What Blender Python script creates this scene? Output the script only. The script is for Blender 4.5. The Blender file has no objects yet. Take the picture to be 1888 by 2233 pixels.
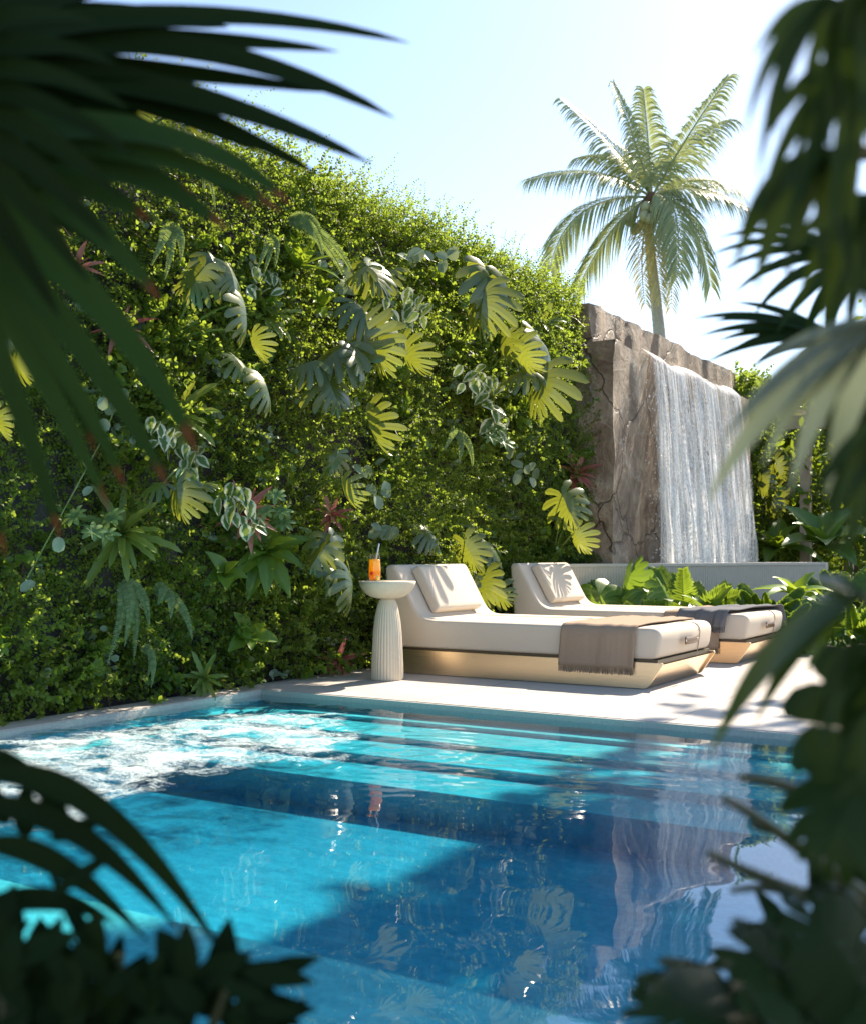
import bpy, math, random
import numpy as np
from math import radians as R, sin, cos, pi

random.seed(11)
rng = np.random.default_rng(11)
S = bpy.context.scene
COL = S.collection

# ------------------------------------------------------------------ camera
CAM_H, YAW, FPX, HOR = 0.85, R(31.65), 2387.0, 1211.0     # measured on the 1888 x 2233 photograph
cam_d = bpy.data.cameras.new("camera")
cam = bpy.data.objects.new("camera", cam_d); COL.objects.link(cam)
cam.location = (0, 0, CAM_H)
cam.rotation_euler = (R(90), 0, YAW)
cam_d.sensor_fit = 'AUTO'
cam_d.sensor_width = 36
cam_d.lens = 36 * FPX / 2233
cam_d.shift_y = (HOR - 1116.5) / 2233
cam_d.clip_start, cam_d.clip_end = 0.05, 3000
cam_d.dof.use_dof = True
cam_d.dof.focus_distance = 7.6
cam_d.dof.aperture_fstop = 3.2
S.camera = cam

# ------------------------------------------------------------------ sky, sun, exposure
SUN_AZ, SUN_EL = R(7.5), R(43)          # azimuth from +Y towards +X
w = bpy.data.worlds.new("World"); S.world = w; w.use_nodes = True
nt = w.node_tree
sky = nt.nodes.new('ShaderNodeTexSky'); sky.sky_type = 'NISHITA'
sky.sun_disc = False
sky.sun_elevation = SUN_EL
sky.sun_rotation = SUN_AZ
sky.air_density, sky.dust_density, sky.ozone_density = 1.0, .6, 5.0
nt.links.new(sky.outputs[0], nt.nodes['Background'].inputs[0])
nt.nodes['Background'].inputs[1].default_value = 0.122
sun_d = bpy.data.lights.new("sun", 'SUN'); sun_d.energy = 4.6; sun_d.angle = R(0.53)
sun_d.color = (1.0, 0.95, 0.88)
sun = bpy.data.objects.new("sun", sun_d); COL.objects.link(sun)
sun.rotation_euler = (R(90) - SUN_EL, 0, pi - SUN_AZ)
S.view_settings.view_transform = 'Standard'
S.view_settings.look = 'None'
S.view_settings.exposure = 1.38
S.view_settings.gamma = 1
S.view_settings.use_white_balance = True
S.view_settings.white_balance_temperature = 7600
S.view_settings.white_balance_tint = 10
S.cycles.max_bounces = 10
S.cycles.transparent_max_bounces = 24
S.cycles.use_denoising = True
S.cycles.caustics_reflective = False
S.cycles.caustics_refractive = False

# ------------------------------------------------------------------ helpers
CY, SY = cos(YAW), sin(YAW)
RIGHT = np.array([CY, SY, 0.0]); FWD = np.array([-SY, CY, 0.0]); UP = np.array([0, 0, 1.0]); CAMP = np.array([0, 0, CAM_H])
def ray(px, py):
    return FWD + RIGHT * ((px - 944) / FPX) + UP * ((HOR - py) / FPX)
def at_d(px, py, d): return CAMP + ray(px, py) * d
def at_x(px, py, X): r = ray(px, py); return CAMP + r * (X / r[0])
def at_y(px, py, Y): r = ray(px, py); return CAMP + r * (Y / r[1])
def at_z(px, py, Z): r = ray(px, py); return CAMP + r * ((Z - CAM_H) / r[2])
def V(*a): return np.array(a, float)
def nrm(a): return np.asarray(a, float) / (np.linalg.norm(a) + 1e-12)

def _h(ix, iy, iz, seed):
    n = (ix * 374761393 + iy * 668265263 + iz * 2147483647 + seed * 974634777) & 0xffffffff
    n = ((n ^ (n >> 13)) * 1274126177) & 0xffffffff
    return ((n ^ (n >> 16)) & 0xffff) / 65535.0
def vnoise(p, seed=0):
    p = np.asarray(p, float); i = np.floor(p).astype(np.int64); f = p - i; f = f * f * (3 - 2 * f)
    out = 0
    for dx in (0, 1):
        for dy in (0, 1):
            for dz in (0, 1):
                wt = (f[..., 0] if dx else 1 - f[..., 0]) * (f[..., 1] if dy else 1 - f[..., 1]) * (f[..., 2] if dz else 1 - f[..., 2])
                out = out + wt * _h(i[..., 0] + dx, i[..., 1] + dy, i[..., 2] + dz, seed)
    return out * 2 - 1
def fbm(p, seed=0, o=4):
    p = np.asarray(p, float); a, t = 1.0, 0
    for k in range(o):
        t = t + a * vnoise(p * (2 ** k), seed + k); a *= .5
    return t

class Geo:
    def __init__(s): s.v, s.f, s.u, s.t, s.n = [], [], [], [], 0
    def add(s, v, f, uv=None, tint=None):
        v = np.asarray(v, float).reshape(-1, 3)
        f = np.asarray(f, np.int64)
        s.v.append(v); s.f.append(f + s.n)
        s.u.append(np.zeros((len(v), 2)) if uv is None else np.asarray(uv, float).reshape(-1, 2))
        if tint is None: tint = random.random()
        s.t.append(np.full(len(v), tint) if np.isscalar(tint) else np.asarray(tint, float))
        s.n += len(v)
        return s
    def build(s, name, mat, parent=None, smooth=True):
        v = np.concatenate(s.v); u = np.concatenate(s.u); t = np.concatenate(s.t)
        loops = np.concatenate([f.reshape(-1) for f in s.f])
        sizes = np.concatenate([np.full(len(f), f.shape[1]) for f in s.f])
        me = bpy.data.meshes.new(name)
        me.vertices.add(len(v)); me.vertices.foreach_set('co', v.reshape(-1).astype(np.float32))
        me.loops.add(len(loops)); me.loops.foreach_set('vertex_index', loops.astype(np.int32))
        me.polygons.add(len(sizes))
        me.polygons.foreach_set('loop_start', (np.cumsum(sizes) - sizes).astype(np.int32))
        me.polygons.foreach_set('use_smooth', np.full(len(sizes), smooth))
        me.update(calc_edges=True)
        uv = me.uv_layers.new(name='UVMap'); uv.data.foreach_set('uv', u[loops].reshape(-1).astype(np.float32))
        at = me.attributes.new('tint', 'FLOAT', 'POINT'); at.data.foreach_set('value', t.astype(np.float32))
        me.validate()
        if mat: me.materials.append(mat)
        o = bpy.data.objects.new(name, me); COL.objects.link(o)
        if parent is not None:
            o.parent = parent
            o.matrix_parent_inverse = parent.matrix_world.inverted() if False else __import__('mathutils').Matrix.Translation(parent.location).inverted()
        return o

def grid_faces(nu, nv):
    i = np.arange(nu)[:, None] * (nv + 1) + np.arange(nv)[None, :]
    return np.stack([i, i + 1, i + nv + 2, i + nv + 1], -1).reshape(-1, 4)

def ribbon(g, pts, hw, up=UP, fold=0.0, nv=2, tint=None, wave=0.0, wn=3.0):
    """leaf strip along a curve: half widths hw, folded along the middle"""
    pts = np.asarray(pts, float); n = len(pts)
    t = np.gradient(pts, axis=0); t /= np.linalg.norm(t, axis=1)[:, None] + 1e-12
    up = np.broadcast_to(np.asarray(up, float), t.shape)
    side = np.cross(t, up); side /= np.linalg.norm(side, axis=1)[:, None] + 1e-9
    nn = np.cross(side, t)
    c = np.linspace(-1, 1, nv + 1)
    hw = np.asarray(hw, float)
    s = np.linspace(0, 1, n)
    z = fold * np.abs(c)[None, :] + wave * np.sin(s * wn * 2 * pi)[:, None] * np.abs(c)[None, :]
    P = pts[:, None, :] + side[:, None, :] * (c[None, :, None] * hw[:, None, None]) + nn[:, None, :] * (z * hw[:, None])[:, :, None]
    uv = np.stack(np.broadcast_arrays((c[None, :] + 1) / 2, s[:, None]), -1)
    g.add(P.reshape(-1, 3), grid_faces(n - 1, nv), uv.reshape(-1, 2), tint)

def prof(kind, s):
    if kind == 'ovate': return np.sin(pi * np.clip(s, 0, 1) ** .72) ** .85
    if kind == 'lance': return np.sin(pi * s ** .8) ** .9 * (1 - .15 * s)
    if kind == 'strap': return np.minimum(1, (s * 5 + .35)) * np.sqrt(np.clip(1 - s ** 5, 0, 1))
    if kind == 'taper': return np.minimum(1, s * 4 + .3) * np.clip(1 - s, 0, 1) ** .55
    if kind == 'round': return np.sqrt(np.clip(1 - (2 * s - 1) ** 2, 0, 1))
    if kind == 'heart': return np.sin(pi * np.clip(s, 0, 1) ** .5) ** .8
def bend_curve(p0, d, L, bend, n=8, up=UP):
    """curve starting at p0 in direction d, bending towards -up by 'bend' radians"""
    d = nrm(d); side = np.cross(d, up)
    side = nrm(side) if np.linalg.norm(side) > 1e-3 else V(1, 0, 0)
    u = np.cross(side, d)
    a = np.linspace(0, bend, n + 1)
    seg = np.stack([cos(x) * d - sin(x) * u for x in (a[:-1] + a[1:]) / 2]) * (L / n)
    return np.concatenate([[p0], p0 + np.cumsum(seg, 0)])
def blade(g, p0, d, L, W, kind='ovate', bend=.6, up=UP, fold=.25, n=8, nv=2, tint=None, wave=0, wn=3):
    c = bend_curve(np.asarray(p0, float), d, L, bend, n, up)
    side = nrm(np.cross(nrm(d), up))
    t = np.gradient(c, axis=0); t /= np.linalg.norm(t, axis=1)[:, None]
    nn = np.cross(np.broadcast_to(side, t.shape), t)
    hw = np.maximum(prof(kind, np.linspace(0, 1, n + 1)), .03) * W / 2
    ribbon(g, c, hw, nn, fold, nv, tint, wave, wn)
    return c
def bez(p0, p1, p2, n=10):
    t = np.linspace(0, 1, n + 1)[:, None]
    return (1 - t) ** 2 * np.asarray(p0) + 2 * t * (1 - t) * np.asarray(p1) + t * t * np.asarray(p2)
def tube(g, pts, rad, k=7, tint=None, cap=True):
    pts = np.asarray(pts, float); n = len(pts); rad = np.broadcast_to(np.asarray(rad, float), (n,))
    t = np.gradient(pts, axis=0); t /= np.linalg.norm(t, axis=1)[:, None] + 1e-12
    ref = V(0, 0, 1) if abs(t[0][2]) < .9 else V(1, 0, 0)
    a = np.cross(t, ref); a /= np.linalg.norm(a, axis=1)[:, None] + 1e-9
    b = np.cross(t, a)
    th = np.linspace(0, 2 * pi, k + 1)
    P = pts[:, None] + rad[:, None, None] * (np.cos(th)[None, :, None] * a[:, None] + np.sin(th)[None, :, None] * b[:, None])
    uv = np.stack(np.broadcast_arrays(th[None, :] / (2 * pi), np.linspace(0, 1, n)[:, None]), -1)
    g.add(P.reshape(-1, 3), grid_faces(n - 1, k), uv.reshape(-1, 2), tint)
    if cap:
        for e in (0, n - 1):
            g.add(np.concatenate([P[e][:-1], [pts[e]]]), [[i, (i + 1) % k, k] for i in range(k)], tint=tint if tint is not None else .5)
def lathe(g, profile, c, k=48, flute=None, tint=.5):
    th = np.linspace(0, 2 * pi, k + 1); pr = np.asarray(profile, float)
    P = np.zeros((len(pr), k + 1, 3))
    rr = pr[:, 0][:, None] * (np.ones(k + 1)[None] if flute is None else flute(th)[None])
    P[..., 0] = c[0] + rr * np.cos(th); P[..., 1] = c[1] + rr * np.sin(th); P[..., 2] = c[2] + pr[:, 1][:, None]
    uv = np.stack(np.broadcast_arrays(th[None] / (2 * pi), np.linspace(0, 1, len(pr))[:, None]), -1)
    g.add(P.reshape(-1, 3), grid_faces(len(pr) - 1, k), uv.reshape(-1, 2), tint)
def box(g, lo, hi, tint=.5):
    x0, y0, z0 = lo; x1, y1, z1 = hi
    v = [(x0, y0, z0), (x1, y0, z0), (x1, y1, z0), (x0, y1, z0), (x0, y0, z1), (x1, y0, z1), (x1, y1, z1), (x0, y1, z1)]
    g.add(v, [(0, 3, 2, 1), (4, 5, 6, 7), (0, 1, 5, 4), (1, 2, 6, 5), (2, 3, 7, 6), (3, 0, 4, 7)], tint=tint)
def sphere(g, c, r, k=14, tint=None, sq=(1, 1, 1)):
    th = np.linspace(0, pi, k // 2 + 2)
    ph = np.linspace(0, 2 * pi, k + 1)
    P = np.stack(np.broadcast_arrays(np.sin(th)[:, None] * np.cos(ph)[None] * sq[0], np.sin(th)[:, None] * np.sin(ph)[None] * sq[1], np.cos(th)[:, None] * sq[2]), -1) * r + np.asarray(c)
    g.add(P.reshape(-1, 3), grid_faces(len(th) - 1, k), tint=tint)

def tag(o, label=None, cat=None, group=None, kind=None):
    if label: o['label'] = label
    if cat: o['category'] = cat
    if group: o['group'] = group
    if kind: o['kind'] = kind
    return o
def thing(name, loc, label, cat, group=None):
    o = bpy.data.objects.new(name, None); COL.objects.link(o)
    o.location = tuple(loc); o.empty_display_size = .1
    return tag(o, label, cat, group)
def bevel(o, wd, seg=3, ang=35):
    m = o.modifiers.new('bevel', 'BEVEL'); m.width = wd; m.segments = seg; m.limit_method = 'ANGLE'; m.angle_limit = R(ang)
    return o

# ------------------------------------------------------------------ materials
def new_mat(name):
    m = bpy.data.materials.new(name); m.use_nodes = True
    n = m.node_tree; b = n.nodes['Principled BSDF']
    return m, n, b
def N(n, t, **kw):
    x = n.nodes.new(t)
    for k, v in kw.items():
        if k in x.inputs: x.inputs[k].default_value = v
        else: setattr(x, k, v)
    return x
def ramp(n, fac, stops):
    r = n.nodes.new('ShaderNodeValToRGB'); n.links.new(fac, r.inputs[0])
    while len(r.color_ramp.elements) < len(stops): r.color_ramp.elements.new(.5)
    for e, (p, c) in zip(r.color_ramp.elements, stops):
        e.position = p; e.color = (*c, 1) if len(c) == 3 else c
    return r
def coords(n, scale=(1, 1, 1), rot=(0, 0, 0), kind='Object'):
    tc = n.nodes.new('ShaderNodeTexCoord'); mp = n.nodes.new('ShaderNodeMapping')
    n.links.new(tc.outputs[kind], mp.inputs[0]); mp.inputs['Scale'].default_value = scale; mp.inputs['Rotation'].default_value = rot
    return mp.outputs[0]
def noise(n, vec, scale, detail=4, rough=.55, dist=0):
    x = N(n, 'ShaderNodeTexNoise', Scale=scale, Detail=detail, Roughness=rough, Distortion=dist); n.links.new(vec, x.inputs[0]); return x.outputs[0]
def bump(n, b, h, strength, dist=.01):
    x = N(n, 'ShaderNodeBump', Strength=strength, Distance=dist); n.links.new(h, x.inputs['Height']); n.links.new(x.outputs[0], b.inputs['Normal']); return x
def mixc(n, fac, a, b, mode='MIX'):
    x = n.nodes.new('ShaderNodeMix'); x.data_type = 'RGBA'; x.blend_type = mode
    for s, v in ((x.inputs[0], fac), (x.inputs[6], a), (x.inputs[7], b)):
        if isinstance(v, bpy.types.NodeSocket): n.links.new(v, s)
        elif isinstance(v, (int, float)): s.default_value = v
        else: s.default_value = (*v, 1)
    return x.outputs[2]
def mth(n, op, a, b=0.0, clamp=False):
    x = n.nodes.new('ShaderNodeMath'); x.operation = op; x.use_clamp = clamp
    for s, v in ((x.inputs[0], a), (x.inputs[1], b)):
        if isinstance(v, bpy.types.NodeSocket): n.links.new(v, s)
        else: s.default_value = v
    return x.outputs[0]

def leaf_mat(name, a, b, trans=(.3, .4, .03), tf=.35, rough=.45, spec=.4, edge=None, tip=None, vein=None, blotch=None):
    m, n, p = new_mat(name)
    at = N(n, 'ShaderNodeAttribute', attribute_name='tint')
    col = mixc(n, at.outputs['Fac'], a, b)
    tcol = mixc(n, at.outputs['Fac'], tuple(x * .8 for x in trans), trans)
    uvn = n.nodes.new('ShaderNodeTexCoord'); sp = n.nodes.new('ShaderNodeSeparateXYZ'); n.links.new(uvn.outputs['UV'], sp.inputs[0])
    t = mth(n, 'ABSOLUTE', mth(n, 'SUBTRACT', mth(n, 'MULTIPLY', sp.outputs[0], 2.0), 1.0))
    ns = noise(n, coords(n), 40, 3)
    if edge:
        e = mth(n, 'ADD', t, mth(n, 'MULTIPLY', mth(n, 'SUBTRACT', ns, .5), 1.3))
        e = ramp(n, e, [(.48, (0, 0, 0)), (.6, (1, 1, 1))]).outputs[0]
        col = mixc(n, e, col, edge); tcol = mixc(n, e, tcol, edge)
    if blotch:
        e = ramp(n, noise(n, coords(n), 90, 2), [(.5, (0, 0, 0)), (.58, (1, 1, 1))]).outputs[0]
        col = mixc(n, mth(n, 'MULTIPLY', e, .8), col, blotch)
    if vein:
        e = ramp(n, t, [(.0, (1, 1, 1)), (.22, (0, 0, 0))]).outputs[0]
        col = mixc(n, mth(n, 'MULTIPLY', e, .7), col, vein); tcol = mixc(n, mth(n, 'MULTIPLY', e, .75), tcol, tuple(x * .35 for x in trans))
    if tip:
        e = mth(n, 'ADD', sp.outputs[1], mth(n, 'MULTIPLY', mth(n, 'SUBTRACT', ns, .5), .12))
        e = ramp(n, e, [(tip[1], (0, 0, 0)), (tip[1] + .04, (1, 1, 1))]).outputs[0]
        col = mixc(n, e, col, tip[0]); tcol = mixc(n, e, tcol, tip[0])
    n.links.new(col, p.inputs['Base Color']); p.inputs['Roughness'].default_value = rough
    p.inputs['Specular IOR Level'].default_value = spec
    tr = n.nodes.new('ShaderNodeBsdfTranslucent'); n.links.new(tcol, tr.inputs[0])
    mx = n.nodes.new('ShaderNodeMixShader'); mx.inputs[0].default_value = tf
    n.links.new(p.outputs[0], mx.inputs[1]); n.links.new(tr.outputs[0], mx.inputs[2])
    n.links.new(mx.outputs[0], n.nodes['Material Output'].inputs[0])
    return m
M = {}
M['creeper'] = leaf_mat('creeper leaf', (.044, .098, .023), (.132, .182, .036), (.41, .54, .055), .50, .5, .3)
M['monstera'] = leaf_mat('monstera leaf', (.030, .070, .016), (.065, .105, .024), (.46, .50, .05), .25, .30, .9, vein=(.14, .19, .05))
M['stem'] = leaf_mat('green stem', (.12, .20, .05), (.18, .26, .06), tf=.05)
M['twig'] = leaf_mat('red twig', (.10, .035, .02), (.14, .06, .03), tf=.02)
M['brom'] = leaf_mat('red bromeliad leaf', (.34, .07, .06), (.48, .22, .18), (.6, .2, .16), .25, .4, .4)
M['strapfern'] = leaf_mat('strap fern leaf', (.10, .17, .04), (.17, .25, .06), (.45, .5, .06), .3, .4, .4, vein=(.2, .27, .08))
M['sword'] = leaf_mat('sword fern leaf', (.09, .16, .06), (.18, .26, .12), (.4, .5, .1), .3, .5, .3)
M['varieg'] = leaf_mat('variegated leaf', (.05, .12, .03), (.08, .17, .05), (.3, .4, .08), .25, .4, .4, edge=(.55, .58, .42))
M['scheff'] = leaf_mat('umbrella plant leaf', (.09, .19, .07), (.16, .28, .11), (.4, .5, .1), .25, .4, .4, vein=(.35, .42, .2))
M['broad'] = leaf_mat('broad leaf', (.06, .15, .025), (.12, .22, .035), (.42, .55, .04), .35, .35, .45, vein=(.2, .3, .06))
M['silver'] = leaf_mat('silvery round leaf', (.17, .24, .16), (.26, .34, .24), (.35, .42, .2), .2, .5, .3)
M['lime'] = leaf_mat('lime leaf', (.10, .22, .02), (.15, .28, .025), (.48, .62, .05), .4, .4, .35)
M['philo'] = leaf_mat('philodendron leaf', (.045, .13, .02), (.085, .19, .03), (.38, .56, .05), .32, .38, .45, vein=(.3, .4, .12))
M['coco'] = leaf_mat('coconut leaflet', (.25, .30, .12), (.42, .45, .22), (.52, .55, .18), .33, .38, .6)  # paled leaf colour, washed-out bloom and haze put into it
M['coco_dry'] = leaf_mat('dry coconut leaflet', (.42, .34, .12), (.55, .46, .20), (.75, .6, .2), .35, .5, .3)
M['dark'] = leaf_mat('palm blade with painted shade', (.006, .015, .004), (.010, .024, .006), (.02, .05, .008), .12, .6, .06)  # near-black leaf colour carries the vignette and shade of the foreground
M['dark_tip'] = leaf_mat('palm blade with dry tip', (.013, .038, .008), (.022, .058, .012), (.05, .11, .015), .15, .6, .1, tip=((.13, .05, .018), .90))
M['darkg'] = leaf_mat('glossy leaf with painted shade', (.009, .025, .006), (.017, .040, .008), (.06, .10, .012), .09, .45, .12)  # corner vignette and shade darkened into this leaf colour
M['darkstem'] = leaf_mat('olive stem', (.05, .055, .018), (.07, .075, .02), tf=.02)
M['bedfern'] = leaf_mat('bed fern leaf', (.05, .13, .02), (.09, .18, .025), (.40, .54, .05), .33, .45, .35)  # mid green shared by the bed ferns and palm seedlings

def simple(name, col, rough=.6, metal=0, spec=.5, ns=None):
    m, n, b = new_mat(name)
    b.inputs['Base Color'].default_value = (*col, 1); b.inputs['Roughness'].default_value = rough
    b.inputs['Metallic'].default_value = metal; b.inputs['Specular IOR Level'].default_value = spec
    if ns:
        f = noise(n, coords(n), ns[0], 5)
        n.links.new(mixc(n, f, tuple(c * (1 - ns[1]) for c in col), tuple(min(1, c * (1 + ns[1])) for c in col)), b.inputs['Base Color'])
        if len(ns) > 2: bump(n, b, f, ns[2], ns[3] if len(ns) > 3 else .01)
    return m
M['concrete'] = simple('wall concrete', (.36, .32, .29), .85, ns=(6, .25, .3, .01))
M['soil'] = simple('dark planting soil', (.035, .026, .018), .95, ns=(25, .5, 1, .02))
M['ground'] = simple('garden ground', (.06, .085, .03), .95, ns=(3, .4, .5, .02))
M['pale'] = simple('pale timber post', (.42, .33, .24), .6, ns=(8, .15))
M['trunk'] = simple('palm bark', (.52, .47, .42), .9, ns=(14, .3, .6, .02))
M['bark'] = simple('tree bark', (.1, .075, .05), .9, ns=(12, .4, .8, .03))
M['husk'] = simple('palm husk fibre', (.14, .07, .035), .9, ns=(30, .5, .8, .02))
M['coconut'] = simple('green coconut', (.42, .40, .22), .5, ns=(8, .25))
M['tablestone'] = simple('ivory stone', (.66, .57, .44), .75, ns=(30, .10, .15, .004))
M['brown_blanket'] = simple('taupe wool', (.34, .25, .185), .95, spec=.1, ns=(160, .22, .5, .003))
M['grey_blanket'] = simple('slate grey wool', (.14, .14, .15), .95, spec=.1, ns=(160, .3, .5, .003))
M['leather'] = simple('brown leather', (.12, .07, .035), .45, ns=(60, .2))
M['rivet'] = simple('steel rivet', (.6, .55, .5), .3, 1)
M['dark_gap'] = simple('shaded gap strip', (.10, .075, .05), .45, .6)

m, n, b = new_mat('linen fabric'); M['fabric'] = m
c = coords(n)
f1 = noise(n, coords(n, (400, 400, 60)), 1, 2); f2 = noise(n, coords(n, (60, 400, 400)), 1, 2); f3 = noise(n, c, 3, 3)
f = mth(n, 'MULTIPLY', mth(n, 'ADD', f1, f2), .5)
n.links.new(mixc(n, f, (.52, .44, .36), (.70, .61, .51)), b.inputs['Base Color'])
b.inputs['Roughness'].default_value = .95; b.inputs['Specular IOR Level'].default_value = .15
bump(n, b, mth(n, 'ADD', f, mth(n, 'MULTIPLY', f3, 1.5)), .35, .006)

m, n, b = new_mat('brushed champagne metal'); M['metal'] = m
f = noise(n, coords(n, (3, 3, 500)), 1, 3)
b.inputs['Base Color'].default_value = (.80, .61, .42, 1); b.inputs['Metallic'].default_value = 1
n.links.new(ramp(n, f, [(.3, (.26,) * 3), (.7, (.40,) * 3)]).outputs[0], b.inputs['Roughness'])
bump(n, b, f, .06, .002)

# limestone deck with large-format joints
m, n, b = new_mat('pale limestone paving'); M['deck'] = m
c = coords(n)
br = N(n, 'ShaderNodeTexBrick', offset=.0, squash=1.0, **{'Scale': 1.0, 'Mortar Size': .006, 'Mortar Smooth': .3, 'Brick Width': 1.5, 'Row Height': .9, 'Bias': 0.0})
br.inputs['Color1'].default_value = (1, 1, 1, 1); br.inputs['Color2'].default_value = (.9, .9, .9, 1); br.inputs['Mortar'].default_value = (.5, .48, .46, 1)
mp = n.nodes.new('ShaderNodeMapping'); n.links.new(c, mp.inputs[0]); mp.inputs['Location'].default_value = (.42, .31, 0); n.links.new(mp.outputs[0], br.inputs[0])
f = noise(n, coords(n, (1.2, 6, 1)), 2.2, 8, .62)
col = mixc(n, f, (.50, .445, .40), (.66, .61, .56))
f2 = ramp(n, noise(n, c, 1.1, 4), [(.35, (.86, .84, .82)), (.65, (1, 1, 1))]).outputs[0]
col = mixc(n, 1.0, col, f2, 'MULTIPLY')
n.links.new(mixc(n, 1.0, col, br.outputs[0], 'MULTIPLY'), b.inputs['Base Color'])
n.links.new(ramp(n, f, [(.3, (.38,) * 3), (.7, (.6,) * 3)]).outputs[0], b.inputs['Roughness'])
b.inputs['Specular IOR Level'].default_value = .35
bump(n, b, mth(n, 'ADD', f, mth(n, 'MULTIPLY', br.outputs['Fac'], -1.5)), .25, .004)

m, n, b = new_mat('grey pebble coping'); M['coping'] = m
v = N(n, 'ShaderNodeTexVoronoi', Scale=90); n.links.new(coords(n), v.inputs[0])
f = noise(n, coords(n), 60, 4)
n.links.new(mixc(n, f, (.34, .33, .30), (.58, .55, .50)), b.inputs['Base Color']); b.inputs['Roughness'].default_value = .7
bump(n, b, v.outputs[0], .3, .003)

m, n, b = new_mat('blue pool mosaic'); M['pool'] = m
c = coords(n)
v = N(n, 'ShaderNodeTexVoronoi', Scale=45); v.distance = 'CHEBYCHEV'; n.links.new(c, v.inputs[0])
f = noise(n, coords(n, (1, 2.5, 1)), 7, 6, .7)
ff = mth(n, 'ADD', mth(n, 'MULTIPLY', v.outputs['Distance'], .45), mth(n, 'MULTIPLY', mth(n, 'SUBTRACT', f, .25), 1.5), True)
n.links.new(mixc(n, ff, (.05, .38, .45), (.24, .80, .82)), b.inputs['Base Color']); b.inputs['Roughness'].default_value = .5

# rock
m, n, b = new_mat('brown veined rock'); M['rock'] = m
c = coords(n)
f = noise(n, coords(n, (1, 1, .85)), 2.3, 13, .72, .7); g2 = noise(n, coords(n, (1, 1, .6)), 5, 10, .75)
col = ramp(n, f, [(.32, (.13, .085, .055)), (.44, (.38, .27, .185)), (.55, (.54, .41, .30)), (.68, (.74, .62, .50))]).outputs[0]
col = mixc(n, ramp(n, g2, [(.38, (.25,) * 3), (.62, (1.0,) * 3)]).outputs[0], (.20, .135, .095), col)
wv = N(n, 'ShaderNodeTexWave', wave_type='BANDS', bands_direction='DIAGONAL', **{'Scale': .55, 'Distortion': 14.0, 'Detail': 5.0, 'Detail Scale': .9, 'Detail Roughness': .62})
n.links.new(c, wv.inputs[0])
vein = ramp(n, wv.outputs['Fac'], [(.982, (0, 0, 0)), (.999, (1, 1, 1))]).outputs[0]
col = mixc(n, mth(n, 'MULTIPLY', vein, .6), col, (.52, .45, .38))
vo = N(n, 'ShaderNodeTexVoronoi', Scale=.85, feature='DISTANCE_TO_EDGE'); dv = n.nodes.new('ShaderNodeVectorMath'); dv.operation = 'MULTIPLY_ADD'
nv_ = N(n, 'ShaderNodeTexNoise', Scale=3.0, Detail=5.0); n.links.new(c, nv_.inputs[0]); n.links.new(nv_.outputs[1], dv.inputs[0]); dv.inputs[1].default_value = (.35, .35, .35); n.links.new(c, dv.inputs[2]); n.links.new(dv.outputs[0], vo.inputs[0])
crack = ramp(n, vo.outputs['Distance'], [(.0, (1, 1, 1)), (.012, (0, 0, 0))]).outputs[0]
col = mixc(n, mth(n, 'MULTIPLY', crack, .45), col, (.05, .035, .025))
rust = ramp(n, noise(n, coords(n, (1, 1, .4)), 3.4, 6, .7), [(.64, (0, 0, 0)), (.70, (1, 1, 1))]).outputs[0]
col = mixc(n, mth(n, 'MULTIPLY', rust, .55), col, (.36, .13, .045))
n.links.new(col, b.inputs['Base Color']); b.inputs['Roughness'].default_value = .6
bump(n, b, mth(n, 'SUBTRACT', mth(n, 'ADD', f, g2), mth(n, 'MULTIPLY', crack, .5)), 1.0, .10)

# falling water: streaks of white, broken by gaps, over the rock
m, n, b = new_mat('falling water'); M['fall'] = m
uvc = n.nodes.new('ShaderNodeTexCoord').outputs['UV']
def mpd(sc):
    mp = n.nodes.new('ShaderNodeMapping'); n.links.new(uvc, mp.inputs[0]); mp.inputs['Scale'].default_value = sc; return mp.outputs[0]
s1 = noise(n, mpd((60, 3, 1)), 1, 4, .6); s2 = noise(n, mpd((210, 55, 1)), 1, 5, .75); s3 = noise(n, mpd((9, 1.2, 1)), 1, 2)
sp = n.nodes.new('ShaderNodeSeparateXYZ'); n.links.new(uvc, sp.inputs[0])
a = mth(n, 'ADD', mth(n, 'MULTIPLY', s1, .9), mth(n, 'MULTIPLY', s2, 1.1))
a = mth(n, 'ADD', a, mth(n, 'MULTIPLY', s3, .5))
a = mth(n, 'ADD', a, mth(n, 'MULTIPLY', sp.outputs[1], .12))
s4 = noise(n, mpd((120, .35, 1)), 1, 2, .5)
strm = mth(n, 'MULTIPLY_ADD', s4, 9.0); strm.node.inputs[2].default_value = -5.6; strm.node.use_clamp = True
ed = mth(n, 'ABSOLUTE', mth(n, 'SUBTRACT', N(n, 'ShaderNodeAttribute', attribute_name='tint').outputs['Fac'], .5))
edn = mth(n, 'ADD', ed, mth(n, 'MULTIPLY', mth(n, 'SUBTRACT', s2, .5), .10))
edge = mth(n, 'MULTIPLY_ADD', edn, -22.0); edge.node.inputs[2].default_value = 10.9; edge.node.use_clamp = True
alpha = ramp(n, a, [(1.05, (.10,) * 3), (1.45, (.92,) * 3)])
al = mth(n, 'MULTIPLY_ADD', a, 4.2); al.node.inputs[2].default_value = -4.95; al.node.use_clamp = True
al = mth(n, 'MULTIPLY', mth(n, 'MAXIMUM', al, mth(n, 'MULTIPLY', strm, .85)), edge)
df = n.nodes.new('ShaderNodeBsdfDiffuse'); df.inputs[0].default_value = (.93, .94, .95, 1)
tl = n.nodes.new('ShaderNodeBsdfTranslucent'); tl.inputs[0].default_value = (.95, .95, .95, 1)
gl = n.nodes.new('ShaderNodeBsdfGlossy'); gl.inputs['Roughness'].default_value = .25
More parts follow.
